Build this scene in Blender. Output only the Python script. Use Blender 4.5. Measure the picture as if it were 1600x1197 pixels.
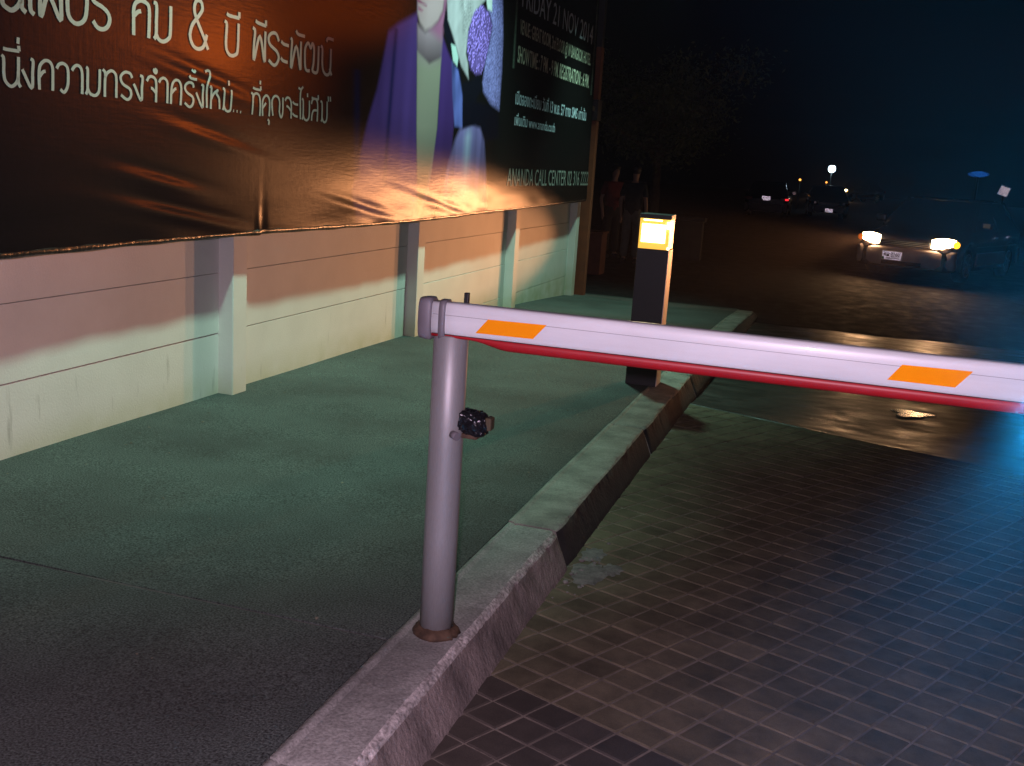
import bpy, bmesh, math, random
import numpy as np
from mathutils import Vector, Matrix

random.seed(7); RNG = np.random.default_rng(5)
scn = bpy.context.scene
for o in list(bpy.data.objects): bpy.data.objects.remove(o)
COL = scn.collection

# ------------------------------------------------------------------ camera
CAM_POS = (0.0, 0.0, 1.45)
RIGHT = (0.9509161, 0.30270279, 0.06426197)
UP = (-0.12410426, 0.18281682, 0.9752826)
FWD = (-0.28347259, 0.9353871, -0.21141016)
cd = bpy.data.cameras.new('camera'); cd.lens = 36.0; cd.sensor_width = 36.0
cd.clip_start = 0.02; cd.clip_end = 1000
cam = bpy.data.objects.new('camera', cd); COL.objects.link(cam)
cam.matrix_world = Matrix(((RIGHT[0], UP[0], -FWD[0], CAM_POS[0]), (RIGHT[1], UP[1], -FWD[1], CAM_POS[1]),
                           (RIGHT[2], UP[2], -FWD[2], CAM_POS[2]), (0, 0, 0, 1)))
scn.camera = cam

# ------------------------------------------------------------------ night sky and exposure
world = bpy.data.worlds.new('World'); scn.world = world; world.use_nodes = True
bgn = world.node_tree.nodes['Background']; bgn.inputs[0].default_value = (0.35, 0.45, 0.7, 1); bgn.inputs[1].default_value = 0.0003
scn.view_settings.view_transform = 'Standard'
try: scn.view_settings.look = 'None'
except Exception: pass
scn.cycles.use_denoising = True
scn.view_settings.exposure = 0.0; scn.view_settings.gamma = 1.0; scn.view_settings.use_curve_mapping = False

# ------------------------------------------------------------------ the night's lamps
def lamp(name, kind, loc, power, col, radius=0.1, aim=None, cone=90, blend=0.5, vert=1.0):
    l = bpy.data.lights.new(name, kind); l.energy = power; l.color = col; l.shadow_soft_size = radius
    o = bpy.data.objects.new(name, l); COL.objects.link(o); o.location = loc
    if kind == 'SPOT':
        o.scale = (1, vert, 1)
        l.spot_size = math.radians(cone); l.spot_blend = blend
        o.rotation_euler = (Vector(aim) - Vector(loc)).to_track_quat('-Z', 'Y').to_euler()
    return o
def cam_pt(dx, dy, dz): return tuple(CAM_POS[i] + dx*RIGHT[i] + dy*UP[i] + dz*FWD[i] for i in range(3))
# the camera's flash
lamp('camera_flash', 'SPOT', cam_pt(-0.05, 0.05, 0.0), 308, (1.0, 0.74, 0.97), 0.02, cam_pt(-0.25, -1.25, 4), 108, 0.5)
# floodlights on arms along the top of the billboard, turned to the wall
for fy, pw, cone in ((4.5, 680, 78), (8.6, 800, 104), (12.6, 430, 74)):
    lamp('billboard_floodlight', 'SPOT', (-2.05, fy, 4.05), pw, (0.50, 1.0, 0.79), 0.10, (-3.10, fy + 0.2, 0.0), cone, 1.0)
# sodium street lamps up the street to the right
lamp('sodium_street_lamp', 'SPOT', (9.9, 24.3, 3.9), 13000, (1.0, 0.15, 0.008), 0.5, (-3.3, 4.5, 2.0), 4.6, 0.8)
lamp('sodium_street_lamp', 'SPOT', (5.0, 24.3, 4.5), 1200, (1.0, 0.15, 0.008), 0.25, (-3.3, 6.5, 2.7), 3.4, 0.8)
# added blue lamps just out of view; their glow stands in for lens glare
def edge_pt(px, py, d): return cam_pt((px-800)/1600*d, -(py-598.5)/1600*d, d)
UPLIGHTS = [edge_pt(1611, py, 0.34) for py in (706, 728, 764)]; DOWNLIGHTS = [edge_pt(1611, py, 0.34) for py in (664, 614)]
for p in UPLIGHTS: lamp('glare_uplight', 'SPOT', p, 560, (0.02, 0.46, 1.0), 0.002, (p[0]+0.34, p[1]+0.20, p[2]+1), 144, 0.6)
for p in DOWNLIGHTS: lamp('glare_downlight', 'SPOT', p, 2700, (0.015, 0.42, 1.0), 0.002, (p[0]+0.06, p[1]-0.05, p[2]-1), 116, 1.0)

# ------------------------------------------------------------------ helpers
def tag(o, label=None, cat=None, group=None, kind=None):
    if label: o['label'] = label
    if cat: o['category'] = cat
    if group: o['group'] = group
    if kind: o['kind'] = kind
    return o
def empty(name, loc, rz=0.0):
    o = bpy.data.objects.new(name, None); COL.objects.link(o); o.location = loc; o.rotation_euler = (0, 0, rz)
    o.empty_display_size = 0.1; return o
class MB:
    def __init__(s): s.v = []; s.f = []; s.sm = []
    def add(s, vs, fs, smooth=False):
        b = len(s.v); s.v += [tuple(map(float, p)) for p in vs]
        for f in fs: s.f.append(tuple(b+i for i in f)); s.sm.append(smooth)
    def box(s, x0, x1, y0, y1, z0, z1, b=0.0):
        if b <= 0:
            s.add([(x0,y0,z0),(x1,y0,z0),(x1,y1,z0),(x0,y1,z0),(x0,y0,z1),(x1,y0,z1),(x1,y1,z1),(x0,y1,z1)],
                  [(3,2,1,0),(4,5,6,7),(0,1,5,4),(1,2,6,5),(2,3,7,6),(3,0,4,7)]); return
        bm = bmesh.new(); bmesh.ops.create_cube(bm, size=1)
        for v in bm.verts: v.co = ((x0+x1)/2+v.co.x*(x1-x0), (y0+y1)/2+v.co.y*(y1-y0), (z0+z1)/2+v.co.z*(z1-z0))
        bmesh.ops.bevel(bm, geom=bm.edges[:], offset=b, segments=2, affect='EDGES', profile=0.5)
        s.bm(bm)
    def bm(s, bm, smooth=False):
        bm.verts.index_update(); s.add([v.co[:] for v in bm.verts], [[v.index for v in f.verts] for f in bm.faces], smooth); bm.free()
    def loft(s, rings, closed=True, caps=True, smooth=True):
        n = len(rings[0]); b = len(s.v); s.v += [tuple(map(float, p)) for r in rings for p in r]
        for i in range(len(rings)-1):
            for j in range(n if closed else n-1):
                k = (j+1) % n
                s.f.append((b+i*n+j, b+i*n+k, b+(i+1)*n+k, b+(i+1)*n+j)); s.sm.append(smooth)
        if caps and closed:
            s.f.append(tuple(b+j for j in range(n))[::-1]); s.sm.append(False)
            s.f.append(tuple(b+(len(rings)-1)*n+j for j in range(n))); s.sm.append(False)
    def tube(s, pts, r, n=12, caps=True, smooth=True):
        pts = [Vector(p) for p in pts]; rs = r if hasattr(r, '__len__') else [r]*len(pts); rings = []
        prev = None
        for i, p in enumerate(pts):
            t = (pts[min(i+1, len(pts)-1)] - pts[max(i-1, 0)]).normalized()
            a = prev if prev is not None else (Vector((1,0,0)) if abs(t.x) < 0.8 else Vector((0,1,0)))
            a = (a - t*a.dot(t)).normalized(); prev = a; c = t.cross(a)
            rings.append([p + rs[i]*(math.cos(2*math.pi*k/n)*a + math.sin(2*math.pi*k/n)*c) for k in range(n)])
        s.loft(rings, True, caps, smooth)
    def grid(s, X, Y, Z, smooth=True):
        h, w = np.shape(X); b = len(s.v)
        s.v += list(map(tuple, np.stack([np.ravel(X), np.ravel(Y), np.ravel(Z)], 1).tolist()))
        for i in range(h-1):
            for j in range(w-1):
                s.f.append((b+i*w+j, b+i*w+j+1, b+(i+1)*w+j+1, b+(i+1)*w+j)); s.sm.append(smooth)
    def build(s, name, mat, parent=None, off=None, fix=True):
        me = bpy.data.meshes.new(name)
        vs = s.v if off is None else [(a-off[0], b-off[1], c-off[2]) for a, b, c in s.v]
        me.from_pydata(vs, [], s.f); me.polygons.foreach_set('use_smooth', s.sm)
        if mat: me.materials.append(mat)
        if fix:
            bm = bmesh.new(); bm.from_mesh(me); bmesh.ops.recalc_face_normals(bm, faces=bm.faces[:]); bm.to_mesh(me); bm.free()
        me.update()
        o = bpy.data.objects.new(name, me); COL.objects.link(o)
        if parent: o.parent = parent
        return o

def nmat(name, col, rough=0.6, metal=0.0, var=0.25, scale=6.0, bump=0.0, bscale=60.0, col2=None, rvar=0.0, spec=0.5, stretch=None, objvar=0.0, detail=6.0, emit=None, fine=0.0, fscale=300.0, coat=0.0):
    m = bpy.data.materials.new(name); m.use_nodes = True; nt = m.node_tree; N = nt.nodes; L = nt.links
    b = N['Principled BSDF']; b.inputs['Roughness'].default_value = rough; b.inputs['Metallic'].default_value = metal
    b.inputs['Specular IOR Level'].default_value = spec; b.inputs['Coat Weight'].default_value = coat
    tc = N.new('ShaderNodeTexCoord'); mp = N.new('ShaderNodeMapping'); L.new(tc.outputs['Object'], mp.inputs[0])
    if stretch: mp.inputs['Scale'].default_value = stretch
    nz = N.new('ShaderNodeTexNoise'); nz.inputs['Scale'].default_value = scale; nz.inputs['Detail'].default_value = detail; nz.inputs['Roughness'].default_value = 0.62
    L.new(mp.outputs[0], nz.inputs[0])
    cr = N.new('ShaderNodeValToRGB'); c2 = col2 or tuple(c*(1-var) for c in col)
    cr.color_ramp.elements[0].position = 0.32; cr.color_ramp.elements[1].position = 0.68
    cr.color_ramp.elements[0].color = (*c2, 1); cr.color_ramp.elements[1].color = (*(tuple(min(1, c*(1+var*0.5)) for c in col)), 1)
    L.new(nz.outputs[0], cr.inputs[0]); out = cr.outputs[0]
    if fine > 0:
        nf = N.new('ShaderNodeTexNoise'); nf.inputs['Scale'].default_value = fscale; nf.inputs['Detail'].default_value = 3; L.new(mp.outputs[0], nf.inputs[0])
        mr = N.new('ShaderNodeMapRange'); mr.inputs[1].default_value = 0.3; mr.inputs[2].default_value = 0.7; mr.inputs[3].default_value = 1-fine; mr.inputs[4].default_value = 1+fine
        L.new(nf.outputs[0], mr.inputs[0])
        mx = N.new('ShaderNodeVectorMath'); mx.operation = 'SCALE'; L.new(out, mx.inputs[0]); L.new(mr.outputs[0], mx.inputs['Scale']); out = mx.outputs[0]
    if objvar > 0:
        oi = N.new('ShaderNodeObjectInfo'); mr = N.new('ShaderNodeMapRange'); mr.inputs[3].default_value = 1-objvar; mr.inputs[4].default_value = 1+objvar
        L.new(oi.outputs['Random'], mr.inputs[0])
        mx = N.new('ShaderNodeVectorMath'); mx.operation = 'SCALE'; L.new(out, mx.inputs[0]); L.new(mr.outputs[0], mx.inputs['Scale']); out = mx.outputs[0]
    L.new(out, b.inputs['Base Color'])
    if rvar > 0:
        mr = N.new('ShaderNodeMapRange'); mr.inputs[1].default_value = 0.3; mr.inputs[2].default_value = 0.7
        mr.inputs[3].default_value = max(0.02, rough-rvar); mr.inputs[4].default_value = min(1, rough+rvar)
        n2 = N.new('ShaderNodeTexNoise'); n2.inputs['Scale'].default_value = scale*1.7; n2.inputs['Detail'].default_value = 4; L.new(mp.outputs[0], n2.inputs[0])
        L.new(n2.outputs[0], mr.inputs[0]); L.new(mr.outputs[0], b.inputs['Roughness'])
    if bump > 0:
        nb = N.new('ShaderNodeTexNoise'); nb.inputs['Scale'].default_value = bscale; nb.inputs['Detail'].default_value = 5; L.new(mp.outputs[0], nb.inputs[0])
        bp = N.new('ShaderNodeBump'); bp.inputs['Strength'].default_value = 0.6; bp.inputs['Distance'].default_value = bump
        L.new(nb.outputs[0], bp.inputs['Height']); L.new(bp.outputs[0], b.inputs['Normal'])
    if emit:
        b.inputs['Emission Color'].default_value = (*emit[:3], 1); b.inputs['Emission Strength'].default_value = emit[3]
    return m

M = {}
M['wall'] = nmat('painted_precast', (0.68, 0.65, 0.60), 0.75, var=0.07, scale=2.5, bump=0.002, bscale=90, fine=0.03)
def wall_dirt(m):                                         # thin dark runs and a yellow-green stain at the foot of the paint
    nt = m.node_tree; N = nt.nodes; L = nt.links; p = N['Principled BSDF']; src = p.inputs['Base Color'].links[0].from_socket
    tc = N.new('ShaderNodeTexCoord'); sx = N.new('ShaderNodeSeparateXYZ'); L.new(tc.outputs['Object'], sx.inputs[0])
    def ramp(sock, a, b_, lo, hi):
        r = N.new('ShaderNodeMapRange'); r.inputs[1].default_value = a; r.inputs[2].default_value = b_; r.inputs[3].default_value = lo; r.inputs[4].default_value = hi; L.new(sock, r.inputs[0]); return r.outputs[0]
    def mul(a, b_):
        n = N.new('ShaderNodeMath'); n.operation = 'MULTIPLY'; L.new(a, n.inputs[0]); L.new(b_, n.inputs[1]); return n.outputs[0]
    foot = ramp(sx.outputs[2], 0.22, -0.02, 0, 1)
    mp = N.new('ShaderNodeMapping'); mp.inputs['Scale'].default_value = (1, 16, 2.2); L.new(tc.outputs['Object'], mp.inputs[0])
    nz = N.new('ShaderNodeTexNoise'); nz.inputs['Scale'].default_value = 1; nz.inputs['Detail'].default_value = 3; L.new(mp.outputs[0], nz.inputs[0])
    n2 = N.new('ShaderNodeTexNoise'); n2.inputs['Scale'].default_value = 5; L.new(tc.outputs['Object'], n2.inputs[0])
    low = ramp(sx.outputs[2], 0.62, 0.2, 0, 1)
    runs = mul(ramp(nz.outputs[0], 0.67, 0.75, 0, 0.40), low); grn = mul(foot, ramp(n2.outputs[0], 0.3, 0.7, 0.25, 0.9))
    for fac, colr in ((grn, (0.40, 0.40, 0.24, 1)), (runs, (0.16, 0.15, 0.12, 1))):
        mx = N.new('ShaderNodeMixRGB'); L.new(fac, mx.inputs[0]); L.new(src, mx.inputs[1]); mx.inputs[2].default_value = colr; src = mx.outputs[0]
    L.new(src, p.inputs['Base Color'])
wall_dirt(M['wall'])
M['joint'] = nmat('pavement_joint', (0.10, 0.088, 0.08), 0.9, var=0.4, scale=20)
M['pave'] = nmat('exposed_aggregate', (0.052, 0.064, 0.057), 0.85, var=0.42, scale=1.3, bump=0.010, bscale=150, fine=0.98, fscale=150)
M['kerb'] = nmat('kerb_concrete', (0.30, 0.29, 0.265), 0.85, var=0.40, scale=4, bump=0.005, bscale=70, fine=0.30, fscale=120)
M['kerbold'] = nmat('dirty_kerb_concrete', (0.25, 0.235, 0.20), 0.85, var=0.5, scale=5, bump=0.008, bscale=60, fine=0.2, fscale=120)
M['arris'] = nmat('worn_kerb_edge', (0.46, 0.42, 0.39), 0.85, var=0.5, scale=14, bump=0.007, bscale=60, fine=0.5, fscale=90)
M['kface'] = nmat('kerb_side', (0.25, 0.205, 0.185), 0.88, var=0.55, scale=7, bump=0.010, bscale=60, fine=0.35, stretch=(1, 1, 0.6))
M['kerbgrimeshade'] = nmat('grimy_shaded_kerb_face', (0.024, 0.019, 0.017), 0.9, var=0.55, scale=7, bump=0.008, bscale=60)  # grime, plus the unlit road face's shade darkened into the colour
M['mortar'] = nmat('tile_mortar', (0.20, 0.165, 0.13), 0.9, var=0.5, scale=7, bump=0.003, bscale=150)
M['tile'] = nmat('brown_tile', (0.126, 0.104, 0.066), 0.85, spec=0.2, var=0.38, scale=9, bump=0.0012, bscale=220, objvar=0.22, rvar=0.12, fine=0.16, fscale=260)
M['tiledark'] = nmat('dark_tile', (0.060, 0.049, 0.040), 0.8, spec=0.2, var=0.25, scale=9, bump=0.0012, bscale=220, objvar=0.2, fine=0.16, fscale=260)
M['drive'] = nmat('wet_driveway_concrete', (0.046, 0.038, 0.033), 0.44, spec=0.36, var=0.45, scale=2.2, bump=0.006, bscale=22, rvar=0.16, stretch=(1, 1.8, 1))
M['asphalt'] = nmat('asphalt', (0.017, 0.018, 0.020), 0.85, spec=0.15, var=0.3, scale=3, bump=0.006, bscale=140, rvar=0.15)
M['soil'] = nmat('dark_ground', (0.03, 0.03, 0.025), 0.9, var=0.4, scale=0.6)
M['water'] = nmat('glint_patch_gloss', (0.05, 0.04, 0.034), 0.24, var=0.2, scale=8, bump=0.0006, bscale=18)
M['white_alu'] = nmat('white_powder_coat', (0.72, 0.73, 0.73), 0.36, var=0.10, scale=5, stretch=(0.5, 1, 4), coat=0.2, fine=0.02)
M['red'] = nmat('red_rubber', (0.40, 0.008, 0.014), 0.45, var=0.15, scale=6)
M['greyplastic'] = nmat('grey_plastic', (0.17, 0.155, 0.17), 0.5, var=0.12, scale=14)
M['orange'] = nmat('fluorescent_orange', (1.0, 0.31, 0.004), 0.8, spec=0.05, var=0.03, scale=30, fine=0.05, fscale=900)
M['post'] = nmat('galvanised_paint', (0.33, 0.33, 0.325), 0.5, metal=0.35, spec=0.3, var=0.12, scale=4, stretch=(1, 1, 0.15), rvar=0.06, fine=0.05)
M['rust'] = nmat('rusty_steel', (0.10, 0.058, 0.034), 0.8, var=0.6, scale=26, bump=0.004, bscale=90, metal=0.3)
M['tape'] = nmat('black_plastic_tape', (0.008, 0.008, 0.010), 0.16, var=0.3, scale=30, bump=0.006, bscale=60)
M['black'] = nmat('black_metal', (0.012, 0.012, 0.013), 0.45, var=0.2, scale=12)
M['blackmatte'] = nmat('black_matte', (0.006, 0.006, 0.006), 0.8, var=0.2, scale=12)
M['bolpost'] = nmat('bollard_black_paint', (0.014, 0.014, 0.015), 0.5, var=0.3, scale=6, fine=0.1)
M['boltrim'] = nmat('bollard_bare_steel', (0.80, 0.74, 0.66), 0.5, metal=0.0, var=0.2, scale=8)
M['amber'] = nmat('amber_diffuser', (0.8, 0.6, 0.2), 0.4, var=0.05, scale=12, emit=(1.0, 0.50, 0.05, 1.15))
M['hotlamp'] = nmat('lamp_tube', (1, 0.9, 0.7), 0.4, var=0.02, scale=12, emit=(1.0, 0.83, 0.45, 9.0))
M['steel_or'] = nmat('sodium_tinted_steel', (0.16, 0.035, 0.008), 0.6, var=0.25, scale=9)  # orange of the sodium light put into the steel's colour
M['hem'] = nmat('black_vinyl_hem', (0.020, 0.012, 0.009), 0.28, var=0.4, scale=14, bump=0.010, bscale=34)

# ------------------------------------------------------------------ ground levels
def gz(y): return np.interp(y, [-4, 0, 3.6, 5.5, 8.3, 11.2, 12.6, 14.2, 16, 20, 400], [0.035, 0.0, -0.034, -0.06, -0.105, -0.185, -0.25, -0.345, -0.30, -0.12, -0.12])
def kh(y): return np.interp(y, [-4, 9, 12.5, 14.2], [0.15, 0.15, 0.10, 0.05])
def dz(y): return gz(y) - kh(y)
KX0, KX1, KXB = -1.165, -0.945, -0.885          # kerb: inner edge, outer top edge, foot

# ------------------------------------------------------------------ the setting
ys = np.array([-4, -2, 0, 1, 2, 3, 4, 5, 6, 7, 8, 9, 10, 11, 12, 12.6, 13, 13.6, 14.35]); xs = np.array([-9, -3.6, -2.4, KX0])
b = MB(); X, Y = np.meshgrid(xs, ys); b.grid(X, Y, gz(Y) - 0.005)
pav = tag(b.build('pavement', M['joint']), kind='structure')
def slab(y0, y1, x0=-9.0, x1=KX0-0.006):
    yy = np.arange(y0, y1, 0.25); yy = np.append(yy[yy < y1-0.01], y1); xx = np.linspace(x0, x1, 40)
    X, Y = np.meshgrid(xx, yy); Z = gz(Y) + 0.0018*np.sin(X*3.1+Y*1.7) + 0.0012*np.sin(X*7.3-Y*4.1)
    b = MB(); b.grid(X, Y, Z)
    b.grid(np.array([xx, xx]), np.array([xx*0+y0, xx*0+y0]), np.array([Z[0], Z[0]-0.02])); b.grid(np.array([xx, xx]), np.array([xx*0+y1, xx*0+y1]), np.array([Z[-1], Z[-1]-0.02]))
    b.grid(np.array([yy*0+x1, yy*0+x1]), np.array([yy, yy]), np.array([Z[:, -1], Z[:, -1]-0.02]))
    return b.build('slab', M['pave'], pav)
slab(-4, 2.708); slab(2.722, 13.42); slab(13.436, 14.35)

# kerb stones
kerb = MB(); kerb.box(KX0, KXB-0.02, -4, 14.3, -0.95, -0.62); kerb = tag(kerb.build('kerb', M['kerbold']), kind='structure')
def kerb_stone(y0, y1, rnd, mat, amp, dx=0.0, face=None, arris=None):
    yy = np.append(np.arange(y0, y1, 0.014), y1); rings = []
    prof = [(KX0, -0.20), (KX0, 0.003), (KX0+0.022, 0.005), (KX0+0.028, -0.003), (KX0+0.036, 0.001), (-0.985, 0.001)]
    for a in np.linspace(0, 1, 6):
        t = a*math.pi/2*0.9; prof.append((KX1-rnd+rnd*(0.6*math.sin(t)+0.4*a), -rnd+rnd*(0.6*math.cos(t)+0.4*(1-a))))
    prof += [(-0.93, -0.055), (-0.915, -0.09), (-0.90, -0.125), (KXB, -0.16), (KXB, -0.22)]
    P = np.array(prof); n = len(P)
    nz = RNG.normal(0, 1, (len(yy), n)); nz = sum(np.roll(nz, k, 0) for k in (0, 1, 2, 3, 4))/2.2; nz = (nz+0.8*np.roll(nz, 1, 1)+0.6*np.roll(nz, -1, 1))/1.8
    pit = (RNG.random((len(yy), n)) < 0.10)*RNG.random((len(yy), n))
    low = np.cumsum(RNG.normal(0, 1, len(yy))); low -= np.linspace(low[0], low[-1], len(yy)); low = np.convolve(low, np.ones(15)/15, 'same'); low /= max(1, np.abs(low).max())
    w = np.array([0, 0.5, 0.3, 0.25, 0.2, 0.4] + [1.0]*6 + [0.9, 0.6, 0.5, 0.4, 0.2])
    for i, y in enumerate(yy):
        e = 0.010*np.exp(-min(y-y0, y1-y)/0.02)
        kz = kh(y)/0.15; r = []
        for j, p in enumerate(P):
            d = nz[i, j]*amp - pit[i, j]*0.010*(6 <= j <= 12) + low[i]*0.006
            r.append((p[0]+dx+d*w[j]*0.8-(e if j > 5 else 0), y, gz(y)+p[1]*(kz if j > 10 else 1)+(nz[i, j]*amp*0.6-pit[i, j]*0.006*(6 <= j <= 10))*w[j]-(e*0.5 if 1 < j else 0)))
        rings.append(r)
    b = MB(); b.loft(rings, False, False); b.add(rings[0], [tuple(range(n))]); b.add(rings[-1], [tuple(range(n))])
    o = b.build('kerb_stone', mat, kerb)
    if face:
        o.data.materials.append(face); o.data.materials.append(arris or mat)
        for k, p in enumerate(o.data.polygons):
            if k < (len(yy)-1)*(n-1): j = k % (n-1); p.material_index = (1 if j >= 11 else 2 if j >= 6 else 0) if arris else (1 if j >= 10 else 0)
    return o
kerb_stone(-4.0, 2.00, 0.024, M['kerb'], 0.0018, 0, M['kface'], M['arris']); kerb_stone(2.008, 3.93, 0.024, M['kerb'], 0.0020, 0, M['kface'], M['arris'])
for y0, y1, dx in ((3.948, 5.95, -0.006), (5.958, 7.95, -0.003), (7.958, 9.95, 0), (9.958, 11.95, 0), (11.958, 14.30, 0)): kerb_stone(y0, y1, 0.013, M['kerbold'], 0.002, dx, M['kerbgrimeshade'])

# tiled part of the driveway: a skewed grid of square tiles
A = np.array([math.sin(math.radians(27.3)), math.cos(math.radians(27.3))]); B = np.array([math.sin(math.radians(111.6)), math.cos(math.radians(111.6))])
PITCH, GAP = 0.121, 0.0072; ORG = np.array([-0.662, 2.821])
NA0, NA1 = -18, 36                                    # rows along A; the far edge of the tiles is row NA1
EDGE_P = ORG + A*PITCH*NA1
def edge_y(x): return EDGE_P[1] + (x-EDGE_P[0])*B[1]/B[0]
def clip(poly, x0):
    out = []
    for i in range(len(poly)):
        p, q = poly[i], poly[(i+1) % len(poly)]
        if p[0] >= x0: out.append(p)
        if (p[0] >= x0) != (q[0] >= x0): t = (x0-p[0])/(q[0]-p[0]); out.append(p+(q-p)*t)
    return out
xs = np.linspace(KXB-0.05, 4.6, 40); rows = []
b = MB(); T = np.linspace(0, 1, 30); Xm = np.array([xs for _ in T]); Ym = np.array([[-1.2 + (edge_y(x)-0.004+1.2)*t for x in xs] for t in T]); b.grid(Xm, Ym, dz(Ym)-0.0042)
tiled = tag(b.build('tiled_driveway', M['mortar']), kind='structure')
cand = []
for i in range(NA0, NA1):
    for j in range(-30, 44):
        p0 = ORG + A*PITCH*i + B*PITCH*j; c = p0 + (A+B)*PITCH/2
        if c[0] < KXB-0.05 or c[0] > 4.5 or c[1] < -1.0: continue
        g = GAP/2/PITCH
        quad = [p0+A*PITCH*u+B*PITCH*v for u, v in ((g, g), (g, 1-g), (1-g, 1-g), (1-g, g))]
        q = clip(quad, KXB-0.012)
        if len(q) < 3: continue
        d = np.array([c[0], c[1], dz(c[1])]) - np.array(CAM_POS); zc = d@np.array(FWD)
        if zc < 0.3: continue
        u = d@np.array(RIGHT)/zc; v = d@np.array(UP)/zc
        vis = abs(u) < 0.53 and abs(v) < 0.41
        cand.append((0 if vis else 1, zc, i, j, q, c, len(q) == 4 and min(pt[0] for pt in quad) > KXB-0.012))
cand.sort(key=lambda t: (t[0], t[1]))
def tile_geo(b, q, c, lift=0.0):
    n = len(q); bev = 0.004; tx, ty = RNG.normal(0, 0.006, 2)
    r0 = [(p[0], p[1], dz(p[1])-0.02) for p in q]
    r1 = [(p[0], p[1], dz(p[1])-0.0035+lift) for p in q]
    r2 = [(p[0]+(c[0]-p[0])*bev/0.06, p[1]+(c[1]-p[1])*bev/0.06, dz(p[1])+lift+tx*(p[0]-c[0])+ty*(p[1]-c[1])) for p in q]
    vs = r0+r1+r2; fs = [tuple(range(2*n, 3*n))]
    for k in range(2):
        for m in range(n): m2 = (m+1) % n; fs.append((k*n+m, k*n+m2, (k+1)*n+m2, (k+1)*n+m))
    b.add(vs, fs)
rest = MB(); restd = MB()
for n, (vis, zc, i, j, q, c, full) in enumerate(cand):
    lift = float(RNG.normal(0, 0.0007)); dark = i < 0
    if n < 300:
        b = MB(); tile_geo(b, q, c, lift); b.build('tile', M['tiledark'] if dark else M['tile'], tiled)
    else: tile_geo(restd if dark else rest, q, c, lift)
M['tilefar'] = nmat('brown_tile_field', (0.126, 0.104, 0.066), 0.85, spec=0.2, var=0.42, scale=6, bump=0.0012, bscale=220, rvar=0.12, fine=0.16, fscale=260)
o = rest.build('tile_field', M['tilefar'], tiled); o['kind'] = 'stuff'
if restd.v: o = restd.build('dark_tile_field', M['tiledark'], tiled); o['kind'] = 'stuff'

# smooth wet concrete between the tiles and the street, a little lower than the tiles
b = MB(); xs = np.linspace(KXB-0.06, 9, 60); T = np.linspace(0, 1, 90)**1.5
Ym = np.array([[edge_y(x)-0.05+(13.85-edge_y(x)+0.05)*t for x in xs] for t in T]); Xm = np.array([xs for _ in T])
def drv_z(X, Y):
    D = np.clip(Y-edge_y(X), 0, 9)
    return dz(Y) + 0.002 - 0.050*(1-np.exp(-D/0.34)) + 0.026*np.clip((D-1.5)/4, 0, 1) + 0.005*np.sin(X*2.3+Y*0.9)*np.sin(Y*1.3+0.4) + 0.003*np.sin(X*5.1-Y*2.2) - 0.03*np.exp(-((Y-13.85)/0.5)**2) - 0.03*(Y < edge_y(X)-0.01)
b.grid(Xm, Ym, drv_z(Xm, Ym)); tag(b.build('wet_concrete_driveway', M['drive']), kind='structure')
# street beyond
b = MB(); xs = np.linspace(-60, 60, 50); yy = np.concatenate([[13.83, 14, 14.6, 15.3, 16, 17, 18, 19, 20, 22, 26], np.linspace(30, 140, 24)])
X, Y = np.meshgrid(xs, yy); Z = np.interp(Y, [13.83, 14.2, 16, 20, 400], [-0.43, -0.40, -0.30, -0.12, -0.12]); 
b.grid(X, Y, Z); tag(b.build('street', M['asphalt']), kind='structure')
b = MB(); b.add([(-150,-60,-0.9),(150,-60,-0.9),(150,150,-0.9),(-150,150,-0.9)], [(0,1,2,3)]); tag(b.build('ground', M['soil']), kind='structure')
# glossy patch added for a puddle's headlight glint, tilted to catch the beam
b = MB(); pc = (0.74, 8.55); pts = []
for k in range(40):
    a = 2*math.pi*k/40; r = 1+0.25*math.sin(3*a+1)+0.15*math.sin(5*a)
    pts.append((pc[0]+0.14*r*math.cos(a), pc[1]+0.16*r*math.sin(a)))
zp = lambda p: float(drv_z(p[0], p[1])) + 0.0045 - 0.030*(p[1]-pc[1])
b.add([(p[0], p[1], zp(p)) for p in pts]+[(p[0]*1.0+(p[0]-pc[0])*0.08, p[1]+(p[1]-pc[1])*0.08, float(drv_z(p[0], p[1]))-0.004) for p in pts], [tuple(range(40))]+[(k, (k+1) % 40, 40+(k+1) % 40, 40+k) for k in range(40)])
tag(b.build('glint_patch', M['water']), kind='structure')
# crumbled mortar and a thin smear of it lying at the broken kerb joint
b = MB()
for k in range(34):
    x = KXB+0.015+abs(RNG.normal(0, 0.05)); y = 3.88+RNG.normal(0.06, 0.16); s = 0.004+0.009*RNG.random()**3
    bm = bmesh.new(); bmesh.ops.create_icosphere(bm, subdivisions=1, radius=s)
    for v in bm.verts: v.co = Vector((x+v.co.x*(0.8+RNG.random()*0.8), y+v.co.y*(0.8+RNG.random()*0.8), float(dz(y))+s*0.2+v.co.z*(0.5+0.4*RNG.random())))
    b.bm(bm)
for cx, cy, R_ in ((-0.80, 3.90, 0.085), (-0.83, 4.12, 0.06), (-0.72, 3.98, 0.05)):
    n = 26; ring = []
    for k in range(n):
        a = 2*math.pi*k/n; r = R_*(0.75+0.35*RNG.random()); ring.append((cx+r*math.cos(a), cy+1.5*r*math.sin(a)))
    b.add([(p[0], p[1], float(dz(p[1]))+0.001) for p in ring]+[(cx+(p[0]-cx)*0.7, cy+(p[1]-cy)*0.7, float(dz(p[1]))+0.0045) for p in ring]+[(cx, cy, float(dz(cy))+0.006)], [(k, (k+1) % n, n+(k+1) % n, n+k) for k in range(n)]+[(n+k, n+(k+1) % n, 2*n) for k in range(n)])
M['smear'] = nmat('dried_mortar', (0.19, 0.17, 0.155), 0.9, var=0.5, scale=22, bump=0.004, bscale=110)
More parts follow.
